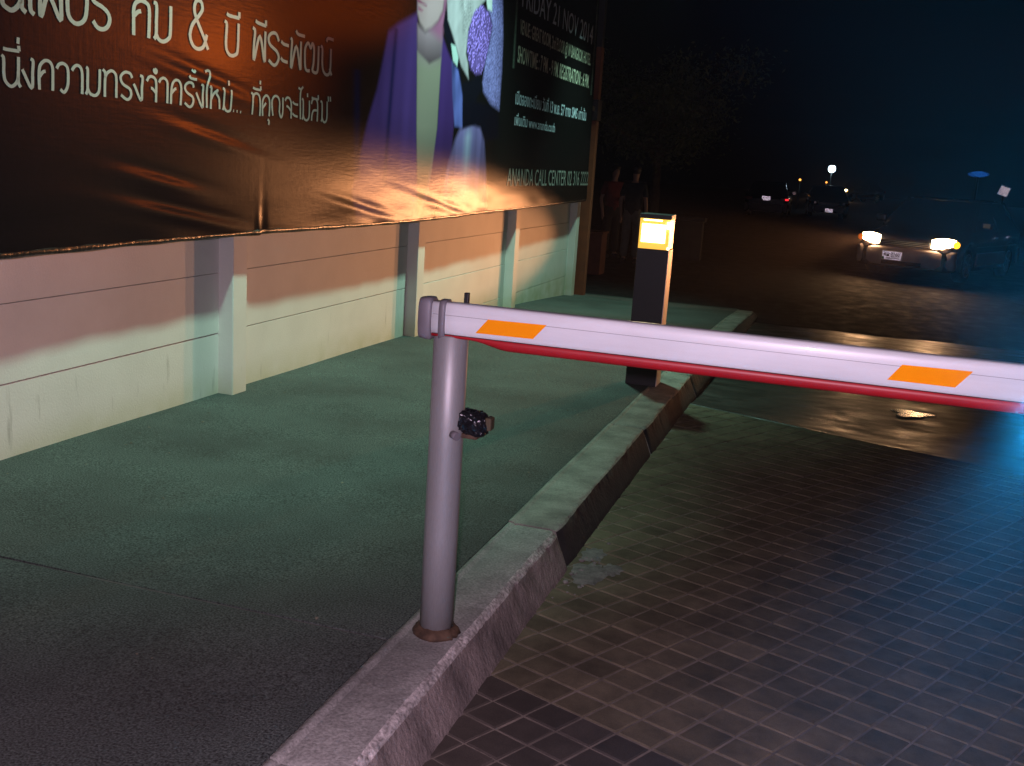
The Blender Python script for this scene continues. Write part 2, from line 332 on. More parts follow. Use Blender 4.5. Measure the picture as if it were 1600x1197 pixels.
tag(b.build('mortar_rubble', M['smear']), 'crumbs and smears of dry mortar lying on the tiles at the cracked kerb joint', 'rubble', kind='stuff')

# grit and dry flecks lying on the pavement
b = MB()
for k in range(90):
    near = RNG.random() < 0.5; x = -3.36+abs(RNG.normal(0, 0.12)) if near else RNG.uniform(-3.3, -1.25); y = RNG.uniform(1.9, 9.5); s = 0.003+0.007*RNG.random()**2
    a = RNG.uniform(0, 6.28); c, d = math.cos(a), math.sin(a); z = float(gz(y))+0.003
    b.add([(x+c*s*1.6, y+d*s*1.6, z), (x-d*s, y+c*s, z+s*0.4), (x-c*s*1.4, y-d*s*1.4, z), (x+d*s*0.8, y-c*s*0.8, z+s*0.2), (x, y, z+s*0.8)], [(0, 1, 4), (1, 2, 4), (2, 3, 4), (3, 0, 4)])
tag(b.build('pavement_grit', nmat('dry_grit', (0.16, 0.14, 0.10), 0.9, var=0.7, scale=9)), 'dry grit and leaf flecks scattered over the pavement, thickest along the wall foot', 'grit', kind='stuff')

# ------------------------------------------------------------------ precast wall
WX = -3.5
wall = tag(empty('precast_wall', (WX, 8.0, float(gz(8.0)))), 'cream precast concrete wall of stacked panels between posts under the billboard', 'wall')
wo = wall.location
posts_y = [-3.15, -0.27, 2.58, 5.417, 8.27, 11.06, 13.84]
rows_z = [(-0.80, -0.055), (-0.055, 0.315), (0.315, 0.682), (0.682, 1.05), (1.05, 1.42)]
for k in range(len(posts_y)-1):
    y0, y1 = posts_y[k]+0.035, posts_y[k+1]-0.035
    for r, (z0, z1) in enumerate(rows_z):
        if r == 0 and k < 2: continue
        if k <= 3: z0 = {0: -0.83, 1: -0.125}.get(r, z0); z1 = -0.125 if r == 0 else z1
        g = float(RNG.normal(0, 0.002)); b = MB(); b.box(WX-0.06+g, WX+g, y0, y1, z0+0.0016, z1-0.0016, 0.0028); b.build('panel', M['wall'], wall, wo)
for py in posts_y:
    b = MB(); b.box(WX-0.10, WX+0.10, py-0.078, py+0.078, float(gz(py))-0.3, 1.43, 0.006); b.build('post', M['wall'], wall, wo)
# wet green stain marks and scuffs near the foot of the wall are part of its paint

# ------------------------------------------------------------------ billboard
XB = -3.30
bb = tag(empty('billboard', (XB, 7.0, float(gz(7.0)))), 'large dark glossy vinyl billboard with Thai lettering above the cream wall', 'billboard')
bo = bb.location
def zbot(y): return np.interp(y, [-2, 3.4, 4.6, 5.4, 5.5, 6.5, 7.7, 8.8, 9.4, 10.5, 12, 13.9], [0.94, 0.940, 0.946, 0.946, 0.95, 0.938, 0.934, 0.942, 0.955, 0.966, 0.985, 1.008])
def wrinkle(y, z):
    y = np.asarray(y, float); z = np.asarray(z, float); h = np.clip(z-0.93, 0, 9)
    low = np.exp(-h/0.16); mid = np.exp(-h/0.55)
    far = np.clip(h/0.7, 0, 1)
    w = far*0.009*np.sin(y*1.35+0.6*z) + far*0.004*np.sin(y*3.1-1.4*z+1.0)
    w += mid*0.0012*np.sin(9*(h+0.28*y)+2.2*np.sin(1.1*y))*(0.5+0.5*np.sin(2.3*y+0.4))
    w += low*0.0014*np.sin(26*(h+0.22*y)+1.5*np.sin(2.7*y)) + low*0.001*np.sin(34*(h-0.16*y)+y*2)
    for cy, cz, s, a in ((4.75, 1.04, 0.5, 0.007), (4.55, 1.22, 0.35, 0.005), (5.0, 1.45, 0.4, 0.004), (4.9, 1.75, 0.45, 0.004), (8.6, 0.99, 0.9, 0.0025), (6.9, 1.02, 0.6, 0.004)):
        u = (y-cy)/s; t = (z-cz) + 0.16*(y-cy)
        w += a*np.exp(-u*u)*np.exp(-(t/0.035)**2) - a*0.8*np.exp(-u*u)*np.exp(-((t-0.05)/0.03)**2)
    w += 0.022*np.exp(-((y-5.45)/0.018)**2)*np.exp(-h/0.06) - 0.014*np.exp(-((y-5.50)/0.03)**2)*np.exp(-h/0.09)
    return w
DIG = {'H1':[[[3.506,2.034],[3.502,1.991],[3.502,1.948],[3.512,1.929],[3.55,1.917],[3.582,1.935],[3.601,1.964],[3.608,2.03]],[[3.608,2.03],[3.607,1.965],[3.609,1.935],[3.63,1.919]],[[3.656,2.039],[3.654,1.973],[3.657,1.933],[3.676,1.918]],[[3.708,2.048],[3.71,1.981],[3.715,1.917],[3.761,2.008],[3.828,1.917],[3.834,2.001],[3.841,2.094]],[[3.904,2.021],[3.877,2.045],[3.873,1.984],[3.88,1.943],[3.907,1.921],[3.938,1.918],[3.975,1.938],[3.991,1.978],[3.995,2.055],[3.969,2.083],[3.913,2.078],[3.881,2.05]],[[4.135,2.092],[4.094,2.105],[4.049,2.083],[4.029,2.051],[4.043,2.027],[4.091,2.013],[4.132,1.992],[4.143,1.962],[4.127,1.93],[4.092,1.915],[4.058,1.921],[4.033,1.944]],[[4.309,1.918],[4.31,2.001],[4.313,2.042],[4.328,2.067],[4.362,2.082],[4.404,2.078],[4.424,2.059],[4.426,2.018],[4.419,1.918]],[[4.365,2.034],[4.344,2.029],[4.317,2.009]],[[4.459,2.089],[4.481,2.08],[4.478,1.999],[4.475,1.941],[4.459,1.92]],[[4.475,1.946],[4.496,1.922],[4.531,1.916],[4.572,1.935],[4.586,1.966],[4.592,2.092]],[[4.904,1.921],[4.865,1.98],[4.801,2.066],[4.785,2.108],[4.796,2.143],[4.821,2.156],[4.847,2.148],[4.855,2.118],[4.831,2.087],[4.772,2.034],[4.749,1.987],[4.752,1.955],[4.776,1.924],[4.82,1.915],[4.865,1.935],[4.894,1.995]],[[5.057,2.088],[5.078,2.074],[5.071,1.995],[5.076,1.943],[5.112,1.916],[5.162,1.924],[5.186,1.955],[5.195,2.093]],[[5.078,2.13],[5.105,2.122],[5.201,2.122]],[[5.2,2.154],[5.201,2.122]],[[5.342,2.092],[5.366,2.077],[5.356,2.0],[5.357,1.919],[5.42,2.057],[5.473,1.919],[5.478,2.014],[5.481,2.089]],[[5.371,2.133],[5.401,2.125],[5.488,2.12]],[[5.485,2.151],[5.488,2.12]],[[5.638,2.054],[5.612,2.088],[5.573,2.094],[5.53,2.077],[5.518,2.051],[5.538,2.022],[5.615,1.993],[5.639,1.96],[5.617,1.926],[5.579,1.912],[5.521,1.935]],[[5.667,2.058],[5.697,2.046],[5.76,2.043]],[[5.665,1.963],[5.694,1.949],[5.75,1.946]],[[5.782,2.091],[5.799,2.076],[5.792,2.0],[5.795,1.918],[5.854,2.053],[5.91,1.92],[5.912,2.0],[5.914,2.087]],[[5.848,2.143],[5.876,2.125],[5.963,2.123]],[[6.034,1.924],[5.991,1.924],[5.971,1.953],[5.967,2.04],[5.984,2.075],[6.012,2.089],[6.042,2.062],[6.063,2.093],[6.086,2.067],[6.083,1.978],[6.071,1.929],[6.123,1.921],[6.144,1.957],[6.149,2.088]],[[6.179,2.093],[6.201,2.077],[6.202,1.991],[6.22,1.94],[6.268,1.921],[6.313,1.953],[6.321,2.091]],[[6.304,1.966],[6.334,1.925]],[[6.256,2.129],[6.278,2.151],[6.357,2.15]]],'H2':[[[3.489,1.736],[3.5,1.724],[3.499,1.671],[3.506,1.636],[3.538,1.617],[3.57,1.64],[3.578,1.679],[3.581,1.738]],[[3.577,1.656],[3.577,1.634],[3.589,1.618]],[[3.499,1.763],[3.518,1.761],[3.586,1.761]],[[3.583,1.782],[3.586,1.761]],[[3.583,1.815],[3.58,1.79]],[[3.6,1.691],[3.65,1.619],[3.658,1.686],[3.662,1.729],[3.649,1.738]],[[3.695,1.617],[3.694,1.672],[3.7,1.713],[3.72,1.734],[3.74,1.741],[3.763,1.734],[3.775,1.712],[3.775,1.67],[3.773,1.619]],[[3.733,1.696],[3.718,1.692],[3.698,1.672]],[[3.799,1.714],[3.813,1.732],[3.836,1.739],[3.858,1.732],[3.868,1.712],[3.868,1.669],[3.861,1.64],[3.841,1.618],[3.819,1.629]],[[3.892,1.715],[3.907,1.732],[3.925,1.74],[3.946,1.734],[3.956,1.711],[3.956,1.662],[3.954,1.619]],[[3.982,1.738],[3.992,1.729],[3.99,1.67],[3.989,1.641],[3.978,1.62]],[[3.989,1.65],[4.004,1.627],[4.034,1.619],[4.057,1.631],[4.067,1.657],[4.072,1.738]],[[4.091,1.74],[4.107,1.725],[4.104,1.675],[4.102,1.619]],[[4.106,1.705],[4.121,1.727],[4.148,1.739],[4.172,1.732],[4.183,1.707],[4.18,1.62]],[[4.294,1.72],[4.28,1.739],[4.248,1.743],[4.219,1.728],[4.213,1.708],[4.23,1.686],[4.274,1.669],[4.286,1.649],[4.278,1.628],[4.253,1.618],[4.213,1.636]],[[4.305,1.695],[4.357,1.621],[4.364,1.682],[4.37,1.73],[4.351,1.737]],[[4.401,1.716],[4.415,1.734],[4.436,1.741],[4.462,1.733],[4.472,1.707],[4.469,1.62]],[[4.431,1.685],[4.444,1.683],[4.47,1.664]],[[4.46,1.78],[4.476,1.772],[4.469,1.76],[4.455,1.768],[4.46,1.78]],[[4.493,1.717],[4.507,1.734],[4.529,1.742],[4.552,1.733],[4.56,1.709],[4.557,1.622]],[[4.586,1.621],[4.589,1.668],[4.596,1.712],[4.613,1.735],[4.637,1.742],[4.66,1.732],[4.671,1.702],[4.665,1.62]],[[4.631,1.699],[4.617,1.695],[4.591,1.674]],[[4.776,1.717],[4.766,1.735],[4.737,1.74],[4.708,1.725],[4.703,1.705],[4.722,1.687],[4.764,1.67],[4.773,1.648],[4.76,1.625],[4.736,1.617],[4.699,1.635]],[[4.735,1.774],[4.751,1.762],[4.8,1.759]],[[4.761,1.805],[4.781,1.796],[4.795,1.806]],[[4.797,1.694],[4.852,1.621],[4.855,1.677],[4.858,1.729],[4.84,1.738]],[[4.881,1.806],[4.901,1.815],[4.922,1.81],[4.925,1.787],[4.901,1.756],[4.891,1.72],[4.893,1.622]],[[4.915,1.734],[4.932,1.724],[4.929,1.619]],[[4.932,1.671],[4.958,1.703],[4.992,1.723],[4.979,1.704],[5.006,1.677],[5.012,1.624]],[[5.038,1.736],[5.054,1.725],[5.052,1.645],[5.042,1.621]],[[5.052,1.645],[5.071,1.622],[5.099,1.618],[5.121,1.637],[5.126,1.734]],[[5.103,1.781],[5.103,1.755]],[[5.145,1.624],[5.154,1.623]],[[5.181,1.623],[5.19,1.622]],[[5.217,1.622],[5.226,1.621]],[[5.333,1.735],[5.352,1.721],[5.345,1.615]],[[5.35,1.702],[5.367,1.729],[5.397,1.736],[5.424,1.721],[5.432,1.683],[5.43,1.612]],[[5.351,1.765],[5.378,1.76],[5.439,1.758]],[[5.435,1.779],[5.439,1.758]],[[5.432,1.811],[5.43,1.789]],[[5.461,1.614],[5.457,1.666],[5.465,1.708],[5.498,1.733],[5.529,1.722],[5.541,1.691],[5.536,1.616]],[[5.499,1.691],[5.462,1.66]],[[5.521,1.598],[5.537,1.587],[5.533,1.566]],[[5.58,1.622],[5.57,1.667],[5.571,1.713],[5.603,1.738],[5.642,1.731],[5.66,1.699],[5.658,1.647],[5.678,1.618],[5.698,1.649],[5.698,1.736]],[[5.725,1.72],[5.748,1.739],[5.782,1.735],[5.803,1.703],[5.802,1.618]],[[5.743,1.689],[5.767,1.684],[5.798,1.665]],[[5.82,1.721],[5.844,1.709],[5.89,1.706]],[[5.819,1.65],[5.847,1.638],[5.886,1.634]],[[5.892,1.809],[5.925,1.803],[5.952,1.819],[5.919,1.779],[5.922,1.621]],[[5.938,1.746],[5.956,1.734],[5.957,1.645],[5.944,1.622]],[[5.957,1.652],[5.975,1.625],[6.012,1.62],[6.037,1.65],[6.038,1.743]],[[6.011,1.785],[6.012,1.762]],[[6.065,1.724],[6.079,1.75],[6.111,1.759],[6.142,1.744],[6.151,1.699],[6.145,1.619]],[[6.145,1.688],[6.097,1.685],[6.076,1.659],[6.07,1.62]],[[6.068,1.764],[6.094,1.759],[6.158,1.757]],[[6.155,1.785],[6.158,1.757]],[[6.188,1.749],[6.21,1.738],[6.211,1.646],[6.199,1.622]],[[6.211,1.653],[6.229,1.625],[6.256,1.621],[6.28,1.65],[6.28,1.754]],[[6.294,1.787],[6.299,1.755]],[[6.322,1.788],[6.327,1.757]]],'P':{'suit_l':[[7.699,2.892],[7.742,2.526],[7.573,2.464],[7.365,2.389],[7.211,2.314],[7.139,2.126],[7.049,1.893],[6.907,1.66],[6.771,1.387],[6.685,1.164],[6.761,0.959],[7.914,0.919],[7.719,2.617]],'suit_r':[[8.24,2.449],[8.404,2.317],[8.538,2.227],[8.622,2.076],[8.631,1.808],[8.6,1.48],[8.416,1.149],[8.181,0.91],[7.874,0.921],[8.088,1.205],[8.256,1.681],[8.271,1.89],[8.245,2.197]],'face':[[7.687,2.89],[7.729,2.524],[7.789,2.457],[7.899,2.414],[8.028,2.456],[8.158,2.528],[8.245,2.62],[8.27,2.754],[8.237,2.994]],'jaw':[[8.256,2.85],[8.258,2.632],[8.145,2.521],[7.99,2.436],[8.248,2.39],[8.311,2.56],[8.327,2.863]],'lip1':[[7.718,2.626],[7.915,2.605],[7.89,2.596],[7.81,2.603],[7.72,2.603]],'lip2':[[7.736,2.577],[7.842,2.555],[7.804,2.545],[7.739,2.549]],'neck':[[7.739,2.44],[7.9,2.405],[8.23,2.518],[8.276,2.393],[8.273,2.2],[8.03,2.114],[7.773,2.147]],'shirt':[[7.762,2.243],[8.023,2.174],[8.267,2.25],[8.265,2.045],[8.256,1.681],[8.174,1.311],[8.079,1.047],[7.914,0.919]],'gap':[[8.312,2.66],[8.423,2.499],[8.576,2.389],[8.657,2.266],[8.779,2.09],[8.988,2.131],[9.144,2.223],[9.203,2.184],[9.29,2.089],[9.18,2.012],[9.078,1.891],[9.136,1.753],[8.838,1.709],[8.796,1.983],[8.669,2.188],[8.534,2.253],[8.364,2.389],[8.275,2.504]],'fur':[[8.264,3.0],[8.369,2.568],[8.576,2.389],[8.726,2.231],[8.92,2.136],[8.883,2.263],[8.821,2.343],[8.852,2.557],[8.975,2.719],[9.243,2.858],[9.238,3.185]],'fur2':[[8.469,2.386],[8.577,2.379],[8.653,2.292],[8.633,2.216],[8.534,2.253]],'seq':[[8.868,2.559],[8.939,2.73],[9.129,2.813],[9.35,2.764],[9.459,2.667],[9.4,2.488],[9.333,2.356],[9.233,2.215],[9.097,2.191],[8.937,2.236],[8.85,2.368],[8.833,2.474]],'sleeve':[[9.204,3.178],[9.646,3.262],[9.817,2.598],[9.836,2.303],[9.83,1.929],[9.551,1.97],[9.312,2.068],[9.281,2.146],[9.336,2.339],[9.418,2.491],[9.477,2.669],[9.345,2.791]],'vee':[[9.103,3.159],[9.376,3.211],[9.437,2.788],[9.309,2.791]],'dress_l':[[8.504,2.25],[8.669,2.188],[8.748,2.087],[8.796,1.983],[8.838,1.709],[8.644,1.716],[8.561,1.965]],'belt':[[8.804,1.928],[9.189,1.956],[9.555,1.946],[9.82,1.879],[9.861,1.667],[9.467,1.61],[9.317,1.733],[9.049,1.754],[8.838,1.709]],'skirt':[[8.775,1.695],[9.049,1.754],[9.278,1.748],[9.428,1.62],[9.526,1.383],[9.697,0.858],[8.299,0.906],[8.5,1.314],[8.663,1.591]]},'T':{'friday':[[10.384,2.974],[13.424,2.99],[13.298,3.2]],'venue':[[10.356,2.709],[13.394,2.718],[13.313,2.851]],'show':[[10.331,2.427],[13.401,2.44],[13.365,2.596]],'thai1':[[10.342,2.025],[13.384,2.02],[13.373,2.157]],'thai2':[[10.356,1.809],[11.982,1.819],[11.962,1.891]],'ananda':[[10.222,1.206],[13.812,1.187],[13.71,1.378]],'bl':[[10.203,3.01],[10.228,2.404]],'br':[[13.564,3.26],[13.549,2.79]],'end':[[14.216,2.945],[14.399,1.056],[13.634,3.27],[13.986,1.008]]}}
PRN = DIG['P']
def pdist(Yp, Zp, poly):
    P = np.array(poly); n = len(P); d = np.full(Yp.shape, 1e9); inside = np.zeros(Yp.shape, bool)
    for i in range(n):
        a, c = P[i], P[(i+1) % n]; e = c-a; L2 = e@e + 1e-12
        t = np.clip(((Yp-a[0])*e[0]+(Zp-a[1])*e[1])/L2, 0, 1)
        d = np.minimum(d, np.hypot(Yp-a[0]-t*e[0], Zp-a[1]-t*e[1]))
        if a[1] != c[1]:
            cond = ((a[1] > Zp) != (c[1] > Zp)) & (Yp < (c[0]-a[0])*(Zp-a[1])/(c[1]-a[1])+a[0]); inside ^= cond
    return np.where(inside, d, -d)
yy = np.concatenate([np.arange(-1, 4.2, 0.06), np.arange(4.2, 6.4, 0.022), np.arange(6.4, 10.4, 0.0125), np.arange(10.4, 13.82, 0.04), [13.82]]); yy = yy[np.append(True, np.diff(yy) > 0.004)]
tz = np.concatenate([np.linspace(0, 0.52, 150, endpoint=False), np.linspace(0.52, 0.64, 20, endpoint=False), np.linspace(0.64, 1, 14)])
ZT = 4.9
Yg, Tg = np.meshgrid(yy, tz); Zg = zbot(Yg) + (ZT-zbot(Yg))*Tg; Yg = Yg + (Yg > 9)*(-0.10*(Zg-1)*np.clip((Yg-9)/4.8, 0, 1)*0.8)
Xg = XB + wrinkle(Yg, Zg)
C = np.zeros(Yg.shape+(3,)); C[:] = (0.005, 0.004, 0.004)
def mixc(col, a):
    global C
    C = C*(1-a[..., None]) + np.asarray(col)*a[..., None]
# printed backdrop: a warm brown glow in the middle fading to black at the sides
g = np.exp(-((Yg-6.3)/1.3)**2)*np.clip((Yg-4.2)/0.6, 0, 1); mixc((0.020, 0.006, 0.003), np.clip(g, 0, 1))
mixc((0.006, 0.006, 0.006), np.clip((Yg-9.75)/0.15, 0, 1))
def rnd2(sy, sz, seed):
    r = np.random.default_rng(seed); ph = r.uniform(0, 6.28, 24); k = r.normal(0, 1, (24, 2))
    s = sum(np.sin(Yg*sy*k[i, 0]+Zg*sz*k[i, 1]+ph[i]) for i in range(24)); return s/24*2.2
noi = np.random.default_rng(3).random(Yg.shape)
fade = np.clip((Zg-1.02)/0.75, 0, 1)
def part(nm, col, soft=0.02, amp=1.0, tex=None):
    a = np.clip(pdist(Yg, Zg, PRN[nm])/soft+0.5, 0, 1)*amp
    c = np.asarray(col, float)*0.68
    if tex is not None: c = c*tex[..., None]
    mixc(c, a)
streak = 1+0.45*rnd2(26, 1.2, 1)
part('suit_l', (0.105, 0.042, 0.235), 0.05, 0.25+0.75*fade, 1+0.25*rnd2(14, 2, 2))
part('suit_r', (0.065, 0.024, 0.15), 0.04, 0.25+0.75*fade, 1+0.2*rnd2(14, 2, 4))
lap = np.exp(-((Yg-(7.30+0.10*(Zg-1.9)))/0.035)**2)*(Zg < 2.36)*(Zg > 1.2); mixc((0.012, 0.010, 0.06), lap*0.8)
lap = np.exp(-((Yg-(6.72-0.05*(Zg-1.9)))/0.05)**2)*(Zg < 2.0)*(Zg > 1.25); mixc((0.008, 0.006, 0.035), lap*0.85)
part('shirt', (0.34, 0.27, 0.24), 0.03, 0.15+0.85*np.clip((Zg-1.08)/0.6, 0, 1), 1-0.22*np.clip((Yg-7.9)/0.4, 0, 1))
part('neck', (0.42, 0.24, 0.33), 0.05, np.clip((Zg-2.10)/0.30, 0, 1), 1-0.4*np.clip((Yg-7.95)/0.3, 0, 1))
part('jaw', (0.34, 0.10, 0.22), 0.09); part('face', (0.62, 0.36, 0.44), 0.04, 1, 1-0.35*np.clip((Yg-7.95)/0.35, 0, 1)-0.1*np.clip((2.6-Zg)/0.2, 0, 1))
part('lip1', (0.33, 0.05, 0.16), 0.02); part('lip2', (0.46, 0.12, 0.25), 0.02)
part('sleeve', (0.26, 0.20, 0.56), 0.05, 1, 0.75+0.8*noi*(noi > 0.55)+0.25*rnd2(20, 14, 6))
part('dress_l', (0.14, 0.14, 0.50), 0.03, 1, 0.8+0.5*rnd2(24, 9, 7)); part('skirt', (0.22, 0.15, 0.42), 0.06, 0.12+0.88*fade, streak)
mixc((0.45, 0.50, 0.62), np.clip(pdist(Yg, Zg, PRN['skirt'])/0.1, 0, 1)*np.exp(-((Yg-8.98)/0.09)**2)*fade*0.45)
part('gap', (0.006, 0.006, 0.012), 0.03); part('belt', (0.005, 0.005, 0.012), 0.04)
part('seq', (0.30, 0.15, 0.62), 0.03, 1, 0.45+0.35*rnd2(46, 22, 8)+1.5*(noi > 0.8)*noi)
part('fur', (0.46, 0.38, 0.46), 0.03, 1, 0.85+0.22*rnd2(30, 18, 9)-0.35*np.clip(pdist(Yg, Zg, [(8.5, 2.9), (8.8, 3.1), (9.05, 2.6), (8.75, 2.35)])/0.1, 0, 1)*noi); part('fur2', (0.45, 0.52, 0.56), 0.02)
part('vee', (0.68, 0.66, 0.74), 0.03)
for s in (10.212, 13.555):
    a = np.exp(-((Yg-(s+0.02*(2.7-Zg)))/0.03)**2)*(Zg > 2.36)*(0.4+0.6*noi); mixc((0.16, 0.20, 0.17), a*0.7)
C = np.clip(C, 0.003, 0.9)
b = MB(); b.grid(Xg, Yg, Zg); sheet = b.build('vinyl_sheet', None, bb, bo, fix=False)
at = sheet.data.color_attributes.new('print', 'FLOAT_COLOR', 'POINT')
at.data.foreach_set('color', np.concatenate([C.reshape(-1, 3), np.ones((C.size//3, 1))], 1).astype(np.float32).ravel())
def vinyl(name, attr=None, col=None):
    m = bpy.data.materials.new(name); m.use_nodes = True; nt = m.node_tree; N = nt.nodes; L = nt.links; p = N['Principled BSDF']
    p.inputs['Roughness'].default_value = 0.26; p.inputs['Specular IOR Level'].default_value = 0.016
    if attr:
        a = N.new('ShaderNodeAttribute'); a.attribute_name = attr; L.new(a.outputs['Color'], p.inputs['Base Color'])
    else: p.inputs['Base Color'].default_value = (*col, 1)
    tc = N.new('ShaderNodeTexCoord'); prev = None
    for sc, strg, dist in (((0, 7, 60), 0.6, 0.0008), ((0, 130, 4), 0.5, 0.0005), ((0, 22, 22), 0.5, 0.0008)):
        mp = N.new('ShaderNodeMapping'); mp.inputs['Scale'].default_value = sc; L.new(tc.outputs['Object'], mp.inputs[0])
        nz = N.new('ShaderNodeTexNoise'); nz.inputs['Scale'].default_value = 1.0; nz.inputs['Detail'].default_value = 4; L.new(mp.outputs[0], nz.inputs[0])
        bp = N.new('ShaderNodeBump'); bp.inputs['Strength'].default_value = strg; bp.inputs['Distance'].default_value = dist; L.new(nz.outputs[0], bp.inputs['Height'])
        if prev: L.new(prev.outputs[0], bp.inputs['Normal'])
        prev = bp
    L.new(prev.outputs[0], p.inputs['Normal']); return m
sheet.data.materials.append(vinyl('printed_vinyl', 'print'))
M['ink'] = vinyl('white_print', None, (0.26, 0.27, 0.25)); M['inkb'] = vinyl('pale_blue_print', None, (0.46, 0.52, 0.62)); M['inkg'] = vinyl('cream_print', None, (0.48, 0.47, 0.38))
# lettering drawn as strokes
def smooth_line(P, n=5):
    P = np.array(P)
    if len(P) < 3: return P
    Q = np.vstack([2*P[0]-P[1], P, 2*P[-1]-P[-2]]); out = []
    for i in range(1, len(Q)-2):
        for t in np.linspace(0, 1, n, endpoint=False):
            a, c, d, e = Q[i-1], Q[i], Q[i+1], Q[i+2]
            out.append(0.5*(2*c+(d-a)*t+(2*a-5*c+4*d-e)*t*t+(3*c-a-3*d+e)*t**3))
    return np.array(out+[P[-1]])
def stroke_mesh(name, strokes, width, mat):
    # strokes that overlap along the line belong to one letter; each letter is a part of the billboard
    groups = []
    for s in strokes:
        y0, y1 = min(p[0] for p in s), max(p[0] for p in s)
        for g in groups:
            if min(y1, g[1])-max(y0, g[0]) > 0.6*min(y1-y0+0.002, g[1]-g[0]+0.002): g[0] = min(g[0], y0); g[1] = max(g[1], y1); g[2].append(s); break
        else: groups.append([y0, y1, [s]])
    for g in groups:
        b = MB()
        for s in g[2]:
            P = smooth_line(s); n = len(P); D = np.gradient(P, axis=0); D /= np.linalg.norm(D, axis=1)[:, None]+1e-9
            Nn = np.stack([-D[:, 1], D[:, 0]], 1); Lf = P + Nn*np.array([width, width*0.8])/2; Rt = P - Nn*np.array([width, width*0.8])/2
            k = len(b.v)
            for p in np.concatenate([Lf, Rt]): b.v.append((XB+float(wrinkle(p[0], p[1]))+0.004, float(p[0]), float(p[1])))
            for i in range(n-1): b.f.append((k+i, k+i+1, k+n+i+1, k+n+i)); b.sm.append(True)
        b.build(name, mat, bb, bo, fix=False)
stroke_mesh('headline_letter', DIG['H1'], 0.024, M['ink']); stroke_mesh('slogan_letter', DIG['H2'], 0.017, M['ink'])
def text_mesh(body, bold=0.0):
    cu = bpy.data.curves.new('txt', 'FONT'); cu.body = body; cu.size = 1; cu.resolution_u = 3; cu.offset = bold
    o = bpy.data.objects.new('txt', cu); COL.objects.link(o)
    me = bpy.data.meshes.new_from_object(o.evaluated_get(bpy.context.evaluated_depsgraph_get()))
    bpy.data.objects.remove(o); V = np.array([v.co[:] for v in me.vertices]); F = [tuple(p.vertices) for p in me.polygons]; bpy.data.meshes.remove(me)
    return V, F
def print_text(name, body, y0, y1, z0, z1, mat, bold=0.0, ref=None):
    V, F = text_mesh(body, bold)
    V0 = text_mesh(ref, bold)[0] if ref else V
    lo, hi = V.min(0), V.max(0); zl, zh = (V0[:, 1].min(), V0[:, 1].max())
    Y = y0+(V[:, 0]-lo[0])/(hi[0]-lo[0])*(y1-y0); Z = z0+(V[:, 1]-zl)/(zh-zl)*(z1-z0)
    sp = sorted((min(Y[i] for i in f), max(Y[i] for i in f), f) for f in F); words = []; gap = 0.16*(y1-y0)/len(body)*1.3
    for lo_, hi_, f in sp:                                  # one part for each printed word
        if words and lo_-words[-1][0] < gap: words[-1][0] = max(words[-1][0], hi_); words[-1][1].append(f)
        else: words.append([hi_, [f]])
    for _, fs in words:
        idx = sorted({i for f in fs for i in f}); mp_ = {i: k for k, i in enumerate(idx)}
        b = MB(); b.add([(XB+float(wrinkle(Y[i], Z[i]))+0.004, Y[i], Z[i]) for i in idx], [tuple(mp_[i] for i in f) for f in fs]); b.build(name, mat, bb, bo, fix=False)
print_text('date_word', 'FRIDAY 21 NOV 2014', 10.38, 13.40, 2.975, 3.20, M['inkb'], 0.0, 'FRIDAY')
print_text('venue_word', 'VENUE : GREAT ROOM, 2nd FLOOR @ W BANGKOK HOTEL', 10.36, 13.38, 2.712, 2.852, M['inkg'], 0.012, 'VENUE')
print_text('showtime_word', 'SHOWTIME : 7 PM. - 9 PM. REGISTRATION : 6 PM.', 10.33, 13.39, 2.43, 2.597, M['inkg'], 0.012, 'SHOW')
print_text('ticket_word', 'เปิดจองทะเบียน วันที่ 13 พ.ย. 57 ทาง SMS เท่านั้น', 10.34, 13.38, 2.02, 2.15, M['inkb'], 0.012, 'SMS')
print_text('website_word', 'เพิ่มเติม www.ananda.co.th', 10.35, 11.98, 1.812, 1.915, M['inkb'], 0.012, 'd')
print_text('call_center_word', 'ANANDA CALL CENTER 02 316 2222', 10.22, 13.80, 1.195, 1.375, M['ink'], 0.0, 'ANANDA')
# rolled hem hanging under the sheet
yy = np.append(np.arange(-1, 13.8, 0.05), 13.8); rings = []
for y in yy:
    z = float(zbot(y)); x = XB+float(wrinkle(y, z)); r = 0.018+0.0015*math.sin(y*5.3)*math.sin(y*2.1)
    rings.append([(x-0.012+r*0.8*math.cos(a)+0.002*math.sin(y*19+a), y, z-0.010+r*math.sin(a)+0.002*math.sin(y*13+2*a)) for a in np.linspace(0, 2*math.pi, 9)[:-1]])
b = MB(); b.loft(rings); b.build('hem', M['hem'], bb, bo)
# steel frame behind the sheet
for py in (-0.5, 3.9, 8.3, 12.4):
    b = MB(); b.box(XB-0.09, XB-0.045, py-0.04, py+0.04, 1.0, 4.9); b.build('frame_post', M['steel_or'], bb, bo)
for z in (1.12, 2.2, 3.4, 4.7):
    b = MB(); b.box(XB-0.043, XB-0.028, -1, 13.5, z-0.025, z+0.025); b.build('frame_rail', M['steel_or'], bb, bo)
b = MB(); b.box(XB-0.14, XB+0.0, 14.05, 14.19, -0.4, 2.06, 0.004); b.box(XB-0.14, XB+0.0, 14.05-0.02, 14.19-0.02, 2.34, 3.02, 0.004); b.build('end_post', M['steel_or'], bb, bo)
b = MB(); b.box(XB-0.16, XB+0.015, 14.0, 14.22, 2.065, 2.335, 0.004); b.box(XB-0.05, XB-0.02, 13.5, 14.0, 2.18, 2.24); b.build('end_post_bracket', M['black'], bb, bo)
